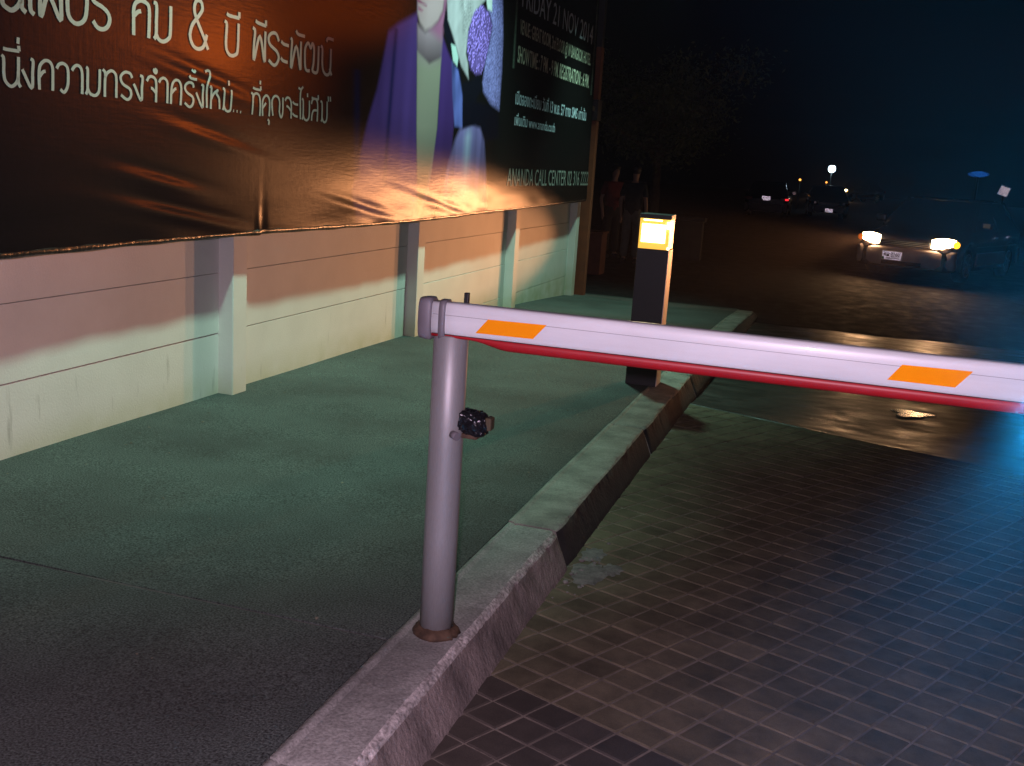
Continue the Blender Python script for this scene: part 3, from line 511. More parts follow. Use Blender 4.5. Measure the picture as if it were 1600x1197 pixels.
b = MB(); b.box(XB-0.13, XB-0.01, 14.05, 14.17, 3.02, 5.0, 0.004); b.build('end_post_shade', M['black'], bb, bo)  # black stretch put in for the shade above the lit post

# ------------------------------------------------------------------ barrier
PX, PY = -1.056, 2.83; PZ = float(gz(PY))
rp = tag(empty('rest_post', (PX, PY, PZ)), 'grey steel tube post on the kerb holding up the tip of the barrier arm', 'barrier post')
ro = rp.location
b = MB(); n = 40; b.loft([[(PX+r*math.cos(2*math.pi*k/n), PY+r*math.sin(2*math.pi*k/n), z) for k in range(n)] for r, z in ((0.053, PZ), (0.053, 0.3), (0.0525, 0.6), (0.0525, 0.933), (0.049, 0.936))]); b.build('tube', M['post'], rp, ro)
b = MB(); rings = []
rr = RNG.normal(0, 0.0022, n)
for r, z in ((0.074, -0.004), (0.073, 0.004), (0.069, 0.013), (0.062, 0.018), (0.0545, 0.025)):
    rings.append([(PX+(r+rr[k]+RNG.normal(0, 0.0012))*math.cos(2*math.pi*k/n), PY+(r+rr[k])*math.sin(2*math.pi*k/n), PZ+0.004+z+RNG.normal(0, 0.001)) for k in range(n)])
b.loft(rings); b.build('base_collar', M['rust'], rp, ro)
b = MB(); b.box(PX+0.022, PX+0.036, PY+0.030, PY+0.046, 0.88, 1.058, 0.002); b.box(PX-0.036, PX-0.022, PY+0.030, PY+0.046, 0.88, 1.03, 0.002); b.box(PX-0.036, PX+0.036, PY+0.032, PY+0.040, 0.87, 0.89); b.build('rest_fork', M['black'], rp, ro)
# sensor wrapped in crumpled black tape
bm = bmesh.new(); bmesh.ops.create_icosphere(bm, subdivisions=4, radius=1)
r9 = np.random.default_rng(9); K = r9.normal(0, 1, (14, 3)); ph = r9.uniform(0, 6.28, 14)
for v in bm.verts:
    p = np.array(v.co); q = np.sign(p)*np.abs(p)**0.62
    d = sum(abs(math.sin(3.6*(K[i]@p)+ph[i])) for i in range(14))/14 - 0.6
    q = q*(1+0.30*d+0.05*r9.normal()); tx = q[0]*0.044
    v.co = (PX+0.092+tx, PY-0.012+q[1]*0.036, 0.677+q[2]*0.036-0.10*tx)
b = MB(); b.bm(bm); tb = b.build('taped_sensor', M['tape'], rp, ro)
M['lenspl'] = nmat('smoked_lens', (0.10, 0.08, 0.05), 0.12, var=0.1, scale=20)
b = MB(); b.box(PX+0.128, PX+0.150, PY-0.03, PY+0.012, 0.660, 0.700, 0.006); b.build('sensor_lens', M['lenspl'], tb)
b = MB(); b.box(PX+0.055, PX+0.105, PY-0.02, PY+0.02, 0.626, 0.640, 0.002); b.build('sensor_bracket', M['rust'], tb)
b = MB(); b.tube([(PX+0.035, PY-0.042, 0.640), (PX+0.056, PY-0.055, 0.638)], [0.012, 0.013], 14); b.build('bracket_bolt', M['greyplastic'], tb)
for c in tb.children: c.location = -ro if False else (-ro[0], -ro[1], -ro[2])

AX0, AX1, AY, AZ = -1.128, 2.62, 2.805, 0.9855
gate = tag(empty('barrier_gate', (2.78, 2.83, float(dz(2.83)))), 'vehicle barrier with a long white red-edged arm lowered across the driveway', 'barrier gate')
ao = gate.location
def prof(sy=1.0, sz=1.0, groove=True):
    out = []
    for k in range(48):
        a = 2*math.pi*k/48; c, s = math.cos(a), math.sin(a)
        y = 0.027*sy*math.copysign(abs(c)**0.40, c); z = 0.0495*sz*math.copysign(abs(s)**0.62, s)
        out.append((y, z))
    return out
def arm_ring(x, sy=1, sz=1, dzz=0): return [(x, AY+y, AZ+z+dzz) for y, z in prof(sy, sz)]
b = MB(); b.loft([arm_ring(x) for x in np.linspace(AX0+0.01, AX1, 40)]); arm = b.build('barrier_arm', M['white_alu'], gate, ao)
b = MB(); b.box(AX0+0.03, AX1, AY-0.0272, AY-0.0258, AZ+0.0125, AZ+0.0136); b.build('profile_seam', M['greyplastic'], arm, ao)
b = MB(); b.loft([arm_ring(x, sy, sz, -0.004) for x, sy, sz in ((AX0-0.018, 0.9, 1.06), (AX0-0.014, 1.2, 1.22), (AX0+0.004, 1.28, 1.28), (AX0+0.020, 1.28, 1.28), (AX0+0.026, 1.12, 1.15))]); b.build('end_cap', M['greyplastic'], arm, ao)
b = MB(); b.loft([arm_ring(x, sy, sz, -0.004) for x, sy, sz in ((-1.080, 1.04, 1.08), (-1.079, 1.16, 1.20), (-1.060, 1.16, 1.20), (-1.059, 1.04, 1.08))]); b.build('clamp_strap', M['greyplastic'], arm, ao)
xs = np.concatenate([[AX0+0.024, -1.05, -1.0], np.linspace(-0.985, -0.85, 16), np.linspace(-0.8, AX1, 30)]); rings = []
for x in xs:
    t = np.clip((x+0.99)/0.13, 0, 1); t = t*t*(3-2*t); h = 0.007+0.0215*t; w = 0.021
    rings.append([(x, AY+w*math.cos(a), AZ-0.044-(0.006+h*max(0, math.sin(a))**0.8 if a > 0 and a < math.pi else 0.0)) for a in np.linspace(0, 2*math.pi, 21)[:-1]])
b = MB(); b.loft(rings); b.build('red_rubber_edge', M['red'], arm, ao)
b = MB(); b.box(AX0+0.03, AX1, AY-0.0262, AY-0.02, AZ-0.0455, AZ-0.0440); b.build('edge_joint', M['blackmatte'], arm, ao)
for x0 in (-0.9445, 0.187):
    q = [(x0-0.018, -0.0300), (x0+0.156, -0.0280), (x0+0.194, 0.0165), (x0+0.018, 0.0140)] if x0 < 0 else [(x0-0.016, -0.0255), (x0+0.148, -0.0255), (x0+0.184, 0.0205), (x0+0.015, 0.0180)]
    n1 = 8; b = MB(); G = [[tuple(np.array(q[0])*(1-u)*(1-v)+np.array(q[1])*u*(1-v)+np.array(q[2])*u*v+np.array(q[3])*(1-u)*v) for u in np.linspace(0, 1, 10)] for v in np.linspace(0, 1, n1)]
    def surf(z):
        s = min(1, abs(z)/0.0495); sa = s**(1/0.62); ca = math.sqrt(max(0, 1-sa*sa)); return -0.027*ca**0.40
    b.grid([[p[0] for p in r] for r in G], [[AY+surf(p[1])-0.0011 for p in r] for r in G], [[AZ+p[1] for p in r] for r in G])
    b.build('reflective_sticker', M['orange'], arm, ao)
# cabinet that carries the other end of the arm, out of the picture to the right
b = MB(); b.box(2.63, 2.95, 2.66, 3.0, float(dz(2.83)), 1.08, 0.02); b.build('cabinet', M['greyplastic'], gate, ao)
b = MB(); b.box(2.61, 2.97, 2.64, 3.02, 1.082, 1.13, 0.012); b.build('cabinet_lid', M['black'], gate, ao)

# ------------------------------------------------------------------ light bollard
BX, BY = -1.232, 7.40; BZ = float(gz(BY)); W = 0.111
bl = tag(empty('light_bollard', (BX, BY, BZ)), 'square black bollard light with a glowing amber lamp window beside the kerb', 'bollard light')
lo = bl.location
ZT_ = 1.118
b = MB(); b.box(BX-W, BX+W, BY-W, BY+W, BZ, ZT_-0.215, 0.003); b.build('post_body', M['bolpost'], bl, lo)
b = MB(); b.box(BX-W, BX+W, BY-W, BY+W, ZT_-0.002, ZT_+0.030, 0.003); b.build('cap', M['bolpost'], bl, lo)
b = MB(); b.box(BX+W+0.0005, BX+W+0.006, BY-W+0.004, BY+W-0.03, BZ+0.002, ZT_-0.217, 0.001); b.build('side_plate', M['boltrim'], bl, lo)
b = MB(); b.box(BX+W+0.0005, BX+W+0.005, BY-W+0.004, BY+W-0.03, ZT_+0.0, ZT_+0.03, 0.001); b.build('cap_plate', M['boltrim'], bl, lo)
b = MB(); b.box(BX-W+0.004, BX+W-0.004, BY-W+0.004, BY+W-0.004, ZT_-0.2145, ZT_-0.0025, 0.002); dif = b.build('lamp_window', M['amber'], bl, lo)
b = MB(); b.box(BX-W+0.022, BX+W-0.030, BY-W+0.0015, BY-W+0.0035, ZT_-0.168, ZT_-0.040); o = b.build('lamp_tube', M['hotlamp'], bl, lo)
b = MB(); b.box(BX-W+0.03, BX+W-0.06, BY-W+0.0015, BY-W+0.0035, ZT_-0.016, ZT_-0.008); o = b.build('lamp_tube', M['hotlamp'], bl, lo)
b = MB(); b.tube([(BX+W-0.008, BY-W+0.006, ZT_-0.066), (BX+W-0.008, BY-W+0.006, ZT_-0.018)], 0.017, 12); b.build('lamp_tube', M['hotlamp'], bl, lo)
b = MB(); b.tube([(BX+W-0.004, BY-W+0.008, ZT_-0.212), (BX+W-0.004, BY-W+0.008, ZT_-0.196)], 0.008, 10); b.build('lamp_tube', M['hotlamp'], bl, lo)

# ------------------------------------------------------------------ retroreflective sheeting made of real corner cubes
def retro_mat(name, col, rough=0.17):
    m = bpy.data.materials.new(name); m.use_nodes = True; p = m.node_tree.nodes['Principled BSDF']
    p.inputs['Metallic'].default_value = 1.0; p.inputs['Base Color'].default_value = (*col, 1); p.inputs['Roughness'].default_value = rough; return m
M['retro'] = retro_mat('retro_white', (0.92, 0.95, 0.92)); M['retroplate'] = retro_mat('retro_plate', (0.94, 0.97, 0.95), 0.07); M['retroblue'] = retro_mat('retro_blue', (0.22, 0.52, 0.80), 0.20)
M['platewhite'] = nmat('plate_white', (0.7, 0.72, 0.7), 0.5, var=0.03)
def retro_sheet(w, h, a, inside=None):
    # in local x (width), z (height); faces -y; apexes recessed to +y
    b = MB(); th = a*math.sqrt(3)/2; dep = a/math.sqrt(6)
    rows = int(h/th)+1; cols = int(w/a)+2
    for r in range(rows):
        z0 = -h/2+r*th; off = -(a/2 if r % 2 else 0)
        for c in range(-1, cols):
            x0 = -w/2+off+c*a
            for tri in (((x0, z0), (x0+a, z0), (x0+a/2, z0+th)), ((x0+a/2, z0+th), (x0+a, z0), (x0+1.5*a, z0+th))):
                if any(abs(p[0]) > w/2+1e-6 or abs(p[1]) > h/2+1e-6 for p in tri): continue
                if inside and not all(inside(*p) for p in tri): continue
                cx = sum(p[0] for p in tri)/3; cz = sum(p[1] for p in tri)/3
                b.add([(p[0], 0, p[1]) for p in tri]+[(cx, dep, cz)], [(0, 1, 3), (1, 2, 3), (2, 0, 3)])
    return b
def flat_text(body, w, h, y, bold=0.0):
    V, F = text_mesh(body, bold); lo, hi = V.min(0), V.max(0); b = MB()
    b.add([((v[0]-lo[0])/(hi[0]-lo[0])*w-w/2, y, (v[1]-lo[1])/(hi[1]-lo[1])*h-h/2) for v in V], F); return b

# ------------------------------------------------------------------ cars
M['carpaint'] = nmat('dark_car_paint', (0.016, 0.015, 0.018), 0.22, var=0.1, scale=3, coat=0.6)
M['carpaint2'] = nmat('black_car_paint', (0.008, 0.008, 0.009), 0.25, var=0.1, scale=3, coat=0.5)
M['cargrey'] = nmat('grey_bumper_plastic', (0.30, 0.28, 0.29), 0.5, var=0.15, scale=6)
M['glass'] = nmat('car_glass', (0.006, 0.007, 0.008), 0.06, var=0.1, scale=3)
M['tyre'] = nmat('tyre_rubber', (0.012, 0.012, 0.012), 0.85, var=0.2, scale=20)
M['rim'] = nmat('alloy_rim', (0.45, 0.42, 0.42), 0.3, metal=0.9, var=0.1, scale=8)
M['chrome'] = nmat('chrome', (0.7, 0.66, 0.62), 0.15, metal=1.0, var=0.05, scale=8)
M['headon'] = nmat('headlight_lit', (0.9, 0.85, 0.8), 0.2, var=0.03, scale=20, emit=(1.0, 0.70, 0.38, 30))
M['headhot'] = nmat('headlight_reflector_lit', (0.9, 0.85, 0.8), 0.2, var=0.03, scale=20, emit=(1.0, 0.50, 0.23, 330))
M['headoff'] = nmat('headlight_dark', (0.10, 0.10, 0.11), 0.1, var=0.1, scale=20)
M['signalon'] = nmat('amber_signal_lit', (0.9, 0.4, 0.02), 0.3, var=0.05, scale=20, emit=(1.0, 0.42, 0.01, 3.0))
M['signaloff'] = nmat('amber_signal', (0.30, 0.10, 0.01), 0.3, var=0.05, scale=20)
M['taillamp'] = nmat('red_tail_lamp', (0.20, 0.006, 0.006), 0.2, var=0.1, scale=20)
M['reflectglow'] = nmat('glowing_red_reflector', (0.4, 0.01, 0.01), 0.3, var=0.1, scale=20, emit=(1.0, 0.02, 0.03, 2.2))  # reflector given its own glow for the light it returns
M['platink'] = nmat('plate_ink', (0.01, 0.012, 0.012), 0.6, var=0.1); M['plategreen'] = nmat('plate_green', (0.02, 0.25, 0.12), 0.6, var=0.1)
def car(loc, rz, label, paint, lit=False, group=None, plate_z=0.40, plate_x=-0.16, plate='กผ 3160', rear_plate_z=0.62, L=4.25, HW=0.87, H=1.42, cat='car', reflect=None):
    root = empty('parked_car' if not lit else 'car', loc, rz); tag(root, label, cat, group)
    yf, yr = -L/2, L/2; wy = (yf+0.80, yr-0.85); R = 0.30
    # lower body
    st = sorted(set(list(np.linspace(yf, yr, 44)) + [w+d for w in wy for d in (-0.36, -0.355, 0.355, 0.36)])); rings = []
    for y in st:
        u = (y-yf)/L; e = min(1, min(u, 1-u)/0.09); e = math.sqrt(max(0, 1-(1-e)**2)); hw = HW*(0.80+0.20*e)
        belt = 0.62+0.26*math.sqrt(min(1, u/0.30)) if u < 0.30 else 0.88+0.05*min(1, (u-0.3)/0.5)
        if u > 0.93: belt -= 0.20*((u-0.93)/0.07)**2
        if u < 0.03: belt -= 0.06*(1-u/0.03)
        zl = 0.20
        for w in wy:
            d = abs(y-w)
            if d < 0.358: zl = max(zl, 0.30+math.sqrt(0.358**2-d*d))
        zl = min(zl, belt-0.16); zm = (zl+belt)/2
        half = [(0.0, 0.20), (hw-0.25, 0.20), (hw-0.24, max(zl, 0.2)), (hw-0.02, zl), (hw, max(zl+0.03, min(zm, 0.55))), (hw, max(zl+0.06, belt-0.18)), (hw-0.02, belt-0.06), (hw-0.10, belt-0.008), (hw*0.45, belt+0.012), (0.0, belt+0.018)]
        rings.append([(x, y, z) for x, z in half]+[(-x, y, z) for x, z in half[-2:0:-1]])
    b = MB(); b.loft(rings); b.build('body', paint, root)
    # cabin: glass frustum, roof, pillars
    zb, zt = 0.90, H; cb = [(-HW+0.08, yf+1.10), (HW-0.08, yf+1.10), (HW-0.08, yr-0.35), (-HW+0.08, yr-0.35)]; ct = [(-HW+0.24, yf+1.78), (HW-0.24, yf+1.78), (HW-0.24, yr-0.95), (-HW+0.24, yr-0.95)]
    zc = zt-0.05; V = [(*p, zb-0.02) for p in cb]+[(*p, zc) for p in ct]
    for nm, f in (('windscreen', (0, 1, 5, 4)), ('side_window', (1, 2, 6, 5)), ('rear_window', (2, 3, 7, 6)), ('side_window', (3, 0, 4, 7))):
        P = [Vector(V[i]) for i in f]; c = sum(P, Vector())/4; nn = (P[1]-P[0]).cross(P[3]-P[0]).normalized()
        b = MB(); b.add([p for p in P]+[p-nn*0.02 for p in P], [(0,1,2,3),(7,6,5,4),(0,4,5,1),(1,5,6,2),(2,6,7,3),(3,7,4,0)]); b.build(nm, M['glass'], root)
    rr = []
    for z, s in ((zc-0.005, 1.02), (zc+0.015, 1.03), (zc+0.035, 0.97), (zc+0.05, 0.80)):
        ring = []; cx, cy = 0, (ct[0][1]+ct[2][1])/2; hx, hy = ct[1][0]*s, (ct[2][1]-ct[0][1])/2*s+0.02
        for k in range(28):
            a = 2*math.pi*k/28; c_, s_ = math.cos(a), math.sin(a); ring.append((hx*math.copysign(abs(c_)**0.35, c_), cy+hy*math.copysign(abs(s_)**0.35, s_), z))
        rr.append(ring)
    b = MB(); b.loft(rr); b.build('roof', paint, root)
    for i in range(4):
        b = MB(); b.tube([V[i], V[i+4]], 0.035, 8); b.build('pillar', paint, root)
    for s in (1, -1):
        b = MB(); ym = (yf+1.78+yr-0.95)/2-0.1; b.tube([(s*(HW-0.075), ym+0.05, zb-0.02), (s*(HW-0.235), ym, zc)], 0.03, 8); b.build('pillar', paint, root)
    # bumpers and cladding
    def bump(y, sgn, nm):
        rings = []
        for x in np.linspace(-HW+0.03, HW-0.03, 25):
            c = 0.16*(abs(x)/HW)**3; y0 = y+sgn*(0.05-c)
            rings.append([(x, y0-sgn*0.12, 0.24), (x, y0-sgn*0.01, 0.23), (x, y0+sgn*0.015, 0.30), (x, y0+sgn*0.015, 0.50), (x, y0-sgn*0.01, 0.545), (x, y0-sgn*0.12, 0.54)])
        b = MB(); b.loft(rings); return b.build(nm, M['cargrey'], root)
    fb = bump(yf, -1, 'bumper'); bump(yr, 1, 'bumper')
    b = MB(); b.box(-0.34, 0.34, yf-0.072, yf-0.06, 0.25, 0.315, 0.004); b.build('air_intake', M['blackmatte'], fb)
    b = MB(); b.box(-0.42, 0.42, yf-0.02, yf+0.03, 0.575, 0.665, 0.006); g = b.build('grille', M['blackmatte'], root)
    for k in range(3): b = MB(); b.box(-0.41, 0.41, yf-0.027, yf-0.018, 0.590+k*0.027, 0.598+k*0.027); b.build('grille_bar', M['chrome'], g)
    for s in (1, -1):
        b = MB(); y0, y1 = wy[0]+0.40, wy[1]-0.40; b.box(min(s*(HW-0.01), s*(HW+0.022)), max(s*(HW-0.01), s*(HW+0.022)), y0, y1, 0.27, 0.50, 0.01); b.build('door_cladding', M['cargrey'], root)
        for k in range(2):
            b = MB(); yh = yf+2.22+0.95*k; b.box(min(s*(HW-0.005), s*(HW+0.03)), max(s*(HW-0.005), s*(HW+0.03)), yh-0.09, yh+0.09, 0.745, 0.785, 0.008); b.build('door_handle', M['chrome'], root)
        b = MB(); b.box(min(s*(HW-0.003), s*(HW+0.012)), max(s*(HW-0.003), s*(HW+0.012)), yf+1.15, yr-0.5, 0.60, 0.625, 0.004); b.build('side_moulding', M['chrome'], root)
        b = MB(); b.box(min(s*(HW-0.02), s*(HW+0.16)), max(s*(HW-0.02), s*(HW+0.16)), yf+1.28, yf+1.40, 0.93, 1.06, 0.03); mr_ = b.build('door_mirror', paint, root)
        b = MB(); b.box(min(s*(HW+0.02), s*(HW+0.15)), max(s*(HW+0.02), s*(HW+0.15)), yf+1.401, yf+1.406, 0.945, 1.045); b.build('mirror_glass', M['chrome'], mr_)
        # headlight wraps round the corner
        rings = []
        for t in np.linspace(0, 1, 9):
            x = s*(0.45+0.34*t); c = 0.16*((0.45+0.34*t)/HW)**3; y0 = yf-0.012+c*0.9+0.03*t*t; hh = 0.072+0.026*math.sin(t*3.1); zc_ = 0.655+0.012*t
            rings.append([(x, y0+0.06, zc_-hh), (x, y0-0.012, zc_-hh), (x, y0-0.022, zc_), (x, y0-0.008, zc_+hh), (x, y0+0.06, zc_+hh)])
        b = MB(); b.loft(rings); hl = b.build('headlight', M['headon'] if lit else M['headoff'], root)
        b = MB(); b.box(min(s*0.54, s*0.68), max(s*0.54, s*0.68), yf-0.032+0.06, yf-0.020+0.06-0.03, 0.605, 0.705, 0.002); 
        b = MB(); b.tube([(s*0.61, yf+0.02, 0.655), (s*0.61, yf-0.004, 0.655)], 0.055, 16); b.build('reflector_bowl', M['headhot'] if lit else M['chrome'], hl)
        b = MB(); b.tube([(s*0.815, yf+0.14, 0.665), (s*0.825, yf+0.10, 0.665)], [0.06, 0.05], 12); b.build('turn_signal', M['signalon'] if lit and s > 0 else M['signaloff'], root)
        b = MB(); b.box(min(s*0.56, s*0.80), max(s*0.56, s*0.80), yr-0.045, yr+0.015, 0.66, 0.80, 0.02); tl = b.build('tail_lamp', M['taillamp'], root)
        if reflect:
            b = MB(); b.box(min(s*0.76, s*0.88), max(s*0.76, s*0.88), yr+0.02, yr+0.03, reflect[0]-0.03, reflect[0]+0.03, 0.004); b.build('rear_reflector', M['reflectglow'] if s == reflect[1] else M['taillamp'], root)
        for w in wy:
            cxw = s*(HW-0.115); n = 24; wr = []
            for dx, r in ((-0.09, 0.20), (-0.095, 0.27), (-0.07, R), (0.07, R), (0.095, 0.27), (0.09, 0.20)):
                wr.append([(cxw+s*dx, w+r*math.cos(2*math.pi*k/n), R+r*math.sin(2*math.pi*k/n)) for k in range(n)])
            we = empty('wheel', (0, 0, 0)); we.parent = root
            b = MB(); b.loft(wr); b.build('tyre', M['tyre'], we)
            b = MB()
            for k in range(7):
                a = 2*math.pi*k/7; b.tube([(cxw+s*0.085, w, R), (cxw+s*0.075, w+0.19*math.cos(a), R+0.19*math.sin(a))], [0.035, 0.026], 6)
            ring = [[(cxw+s*dx, w+r*math.cos(2*math.pi*k/n), R+r*math.sin(2*math.pi*k/n)) for k in range(n)] for dx, r in ((0.05, 0.185), (0.094, 0.19), (0.097, 0.205), (0.05, 0.21))]
            b.loft(ring, caps=False); b.build('rim', M['rim'], we)
    # number plates
    for y, sg, zz, xx in ((yf-0.082, 1, plate_z, plate_x), (yr+0.082, -1, rear_plate_z, 0.0)):
        b = MB(); b.box(xx-0.175, xx+0.175, -0.004, 0.006, -0.078, 0.078, 0.002)
        rot = lambda bb_: [((p[0] if sg == 1 else 2*xx-p[0]), y+(p[1] if sg == 1 else -p[1]), zz+p[2]) for p in bb_.v]
        b.v = rot(b); pl = b.build('license_plate', M['platewhite'], root)
        for bb_, nm, mt, ox, oz in ((retro_sheet(0.338, 0.148, 0.0092), 'plate_sheeting', M['retroplate'], 0, 0), (flat_text(plate, 0.27, 0.068, -0.010, 0.02), 'plate_number', M['platink'], 0, 0.016), (flat_text('กรุงเทพมหานคร', 0.20, 0.030, -0.010, 0.01), 'plate_province', M['platink'], 0.01, -0.05)):
            if nm == 'plate_sheeting': bb_.v = [(p[0], p[1]-0.0105, p[2]) for p in bb_.v]
            bb_.v = [(p[0]+xx+ox, p[1]-(0.004 if nm != 'plate_sheeting' else 0), p[2]+oz) for p in bb_.v]; bb_.v = rot(bb_); bb_.build(nm, mt, pl, fix=False)
        b = MB(); b.box(xx-0.168, xx-0.13, -0.0160, -0.0150, -0.072, -0.03); b.v = rot(b); b.build('plate_stamp', M['plategreen'], pl)
    return root
CAR_LOC = (1.93, 20.95, -0.12); CAR_RZ = math.radians(-22)
car(CAR_LOC, CAR_RZ, 'dark car with headlights on and a grey bumper turning in from the street', M['carpaint'], lit=True)
def car_pt(x, y, z): c, s = math.cos(CAR_RZ), math.sin(CAR_RZ); return (CAR_LOC[0]+x*c-y*s, CAR_LOC[1]+x*s+y*c, CAR_LOC[2]+z)
for s in (-0.61, 0.61):
    lamp('car_headlight_beam', 'SPOT', car_pt(s, -2.22, 0.655), 2200, (1.0, 0.39, 0.15), 0.05, (-4.35+0.5*s, 4.8, 0.50), 30, 0.6, 0.35)
car((-2.92, 50.2, -0.12), math.radians(180+3), 'dark parked car seen from behind far up the street with a red light', M['carpaint2'], rear_plate_z=0.3, plate='ชค 4471', plate_z=0.76, plate_x=0.0, reflect=(0.72, 1)) if False else None
car((-2.92, 45.9, -0.12), math.radians(180), 'far dark car seen from behind with red reflectors either side of its plate', M['carpaint2'], plate='ชค 4471', rear_plate_z=0.76, reflect=(0.74, -1), group='cars far up the street')
car((-0.62, 50.2, -0.12), math.radians(4), 'far unlit dark car facing the camera, only its white front plate showing', M['carpaint2'], plate='ฎษ 825', plate_x=0.0, plate_z=0.34, group='cars far up the street')
far = car((1.4, 98.0, -0.12), math.radians(-48), 'farthest car, turning with two small bright headlights below the white street light', M['carpaint2'], lit=True, plate='ญฬ 19', group='cars far up the street')
far.scale = (1.08, 1.08, 1.35)

# ------------------------------------------------------------------ people
def skin_mesh(name, chain, mat, parent=None, sub=1, off=(0, 0, 0)):
    V, E, Rr = chain
    me = bpy.data.meshes.new(name); me.from_pydata(V, E, []); o = bpy.data.objects.new(name, me); COL.objects.link(o)
    md = o.modifiers.new('skin', 'SKIN'); md.use_smooth_shade = True
    for i, r in enumerate(Rr): o.data.skin_vertices[0].data[i].radius = (r, r) if not hasattr(r, '__len__') else r
    o.data.skin_vertices[0].data[0].use_root = True
    if sub: sd = o.modifiers.new('sub', 'SUBSURF'); sd.levels = sub; sd.render_levels = sub
    m2 = bpy.data.meshes.new_from_object(o.evaluated_get(bpy.context.evaluated_depsgraph_get())); m2.name = name
    o.modifiers.clear(); o.data = m2; bpy.data.meshes.remove(me); m2.materials.append(mat)
    if parent: o.parent = parent
    return o
M['skin'] = nmat('skin', (0.30, 0.19, 0.13), 0.6, var=0.1, scale=20); M['hair'] = nmat('black_hair', (0.008, 0.007, 0.007), 0.6, var=0.2, scale=40)
M['redshirt'] = nmat('dark_red_shirt', (0.11, 0.012, 0.014), 0.9, var=0.3, scale=12); M['tealshirt'] = nmat('dark_teal_shirt', (0.010, 0.022, 0.026), 0.9, var=0.3, scale=12)
M['paletrouser'] = nmat('grey_green_trousers', (0.13, 0.14, 0.115), 0.9, var=0.25, scale=9); M['darktrouser'] = nmat('black_trousers', (0.010, 0.009, 0.010), 0.9, var=0.25, scale=9)
M['shoe'] = nmat('black_shoes', (0.012, 0.011, 0.011), 0.5, var=0.2)
def person(loc, rz, label, shirt, trousers, scale=1.0, arms=((0.24, 0.0, 0.80), (-0.24, 0.02, 0.80)), stance=0.10):
    root = tag(empty('person', loc, rz), label, 'person'); root.scale = (scale,)*3
    V = [(0, 0, 0.93), (0, 0.01, 1.12), (0, 0.0, 1.34), (0, -0.005, 1.45), (0, -0.015, 1.52), (0, -0.025, 1.60), (0, -0.02, 1.69)]; R = [(0.115, 0.085), (0.11, 0.08), (0.13, 0.085), (0.048, 0.050), (0.056, 0.066), (0.080, 0.098), (0.080, 0.096)]
    E = [(0, 1), (1, 2), (2, 3), (3, 4), (4, 5), (5, 6)]
    def ad(p, r, par): V.append(p); R.append(r); E.append((par, len(V)-1)); return len(V)-1
    for s, arm_ in ((1, arms[0]), (-1, arms[1])):
        i = ad((s*stance*0.9, 0, 0.86), (0.085, 0.09), 0); i = ad((s*stance, -0.01, 0.48), (0.055, 0.06), i); i = ad((s*stance*1.1, 0.01, 0.10), (0.038, 0.042), i); ad((s*stance*1.2, -0.13, 0.035), (0.036, 0.028), i)
        i = ad((s*0.17, 0, 1.37), (0.05, 0.055), 2); ex, ey, ez = arm_; el = (s*0.235, 0.03+ey*0.4, 1.10); i = ad(el, (0.038, 0.04), i); i = ad((ex, ey-0.06, ez+0.06), (0.026, 0.03), i)
        h = ad((ex, ey-0.08, ez-0.01), (0.034, 0.018), i)
        for k, (dx, dl) in enumerate(((-0.022, 0.065), (-0.008, 0.078), (0.007, 0.074), (0.021, 0.058))): ad((ex+dx*0.5, ey-0.08+dx, ez-0.03-dl), (0.008, 0.008), h)
        ad((ex-s*0.012, ey-0.125, ez-0.045), (0.009, 0.009), h)
    i = ad((0, -0.125, 1.595), (0.012, 0.012), 5)
    skin_mesh('body', (V, E, R), M['skin'], root)
    tV = [(0, 0, 0.96), (0, 0, 1.10)]; tE = [(0, 1)]; tR = [(0.165, 0.125), (0.150, 0.115)]
    for s in (1, -1):
        a = len(tV); tV += [(s*stance*0.9, 0, 0.84), (s*stance, -0.01, 0.48), (s*stance*1.1, 0.01, 0.09)]; tR += [(0.105, 0.11), (0.082, 0.085), (0.074, 0.078)]; tE += [(0, a), (a, a+1), (a+1, a+2)]
    skin_mesh('trousers', (tV, tE, tR), trousers, root)
    sV = [(0, 0, 0.80), (0, 0.01, 1.10), (0, 0, 1.33), (0, -0.003, 1.43)]; sR = [(0.205, 0.155), (0.172, 0.128), (0.178, 0.118), (0.085, 0.075)]; sE = [(0, 1), (1, 2), (2, 3)]
    for s in (1, -1):
        a = len(sV); sV += [(s*0.175, 0, 1.375), (s*0.228, 0.025, 1.16)]; sR += [(0.068, 0.072), (0.056, 0.06)]; sE += [(2, a), (a, a+1)]
    skin_mesh('shirt', (sV, sE, sR), shirt, root)
    bm = bmesh.new(); bmesh.ops.create_icosphere(bm, subdivisions=3, radius=1)
    for v in bm.verts: p = v.co.copy(); v.co = (p.x*0.088, -0.006+p.y*0.104, 1.662+p.z*0.088+(0.03 if p.y < -0.3 and p.z < 0.3 else 0))
    b = MB(); b.bm(bm, True); b.build('hair', M['hair'], root)
    for s in (1, -1):
        b = MB(); b.loft([[(s*stance*1.15+rx*math.cos(a), -0.05+y+0, 0.045+rz_*math.sin(a)) for a in np.linspace(0, 2*math.pi, 11)[:-1]] for y, rx, rz_ in ((-0.13, 0.02, 0.02), (-0.11, 0.042, 0.036), (0, 0.048, 0.044), (0.10, 0.042, 0.044), (0.125, 0.02, 0.025))]); b.build('shoe', M['shoe'], root)
    return root
person((-3.50, 18.27, -0.205), math.radians(175), 'person in a dark shirt and pale grey-green trousers standing behind the bollard light', M['tealshirt'], M['paletrouser'], 0.99)
person((-3.98, 18.75, -0.18), math.radians(40), 'person in a red shirt and black trousers standing near the end of the billboard', M['redshirt'], M['darktrouser'], 0.97, arms=((0.20, -0.22, 1.02), (-0.24, 0.0, 0.82)))

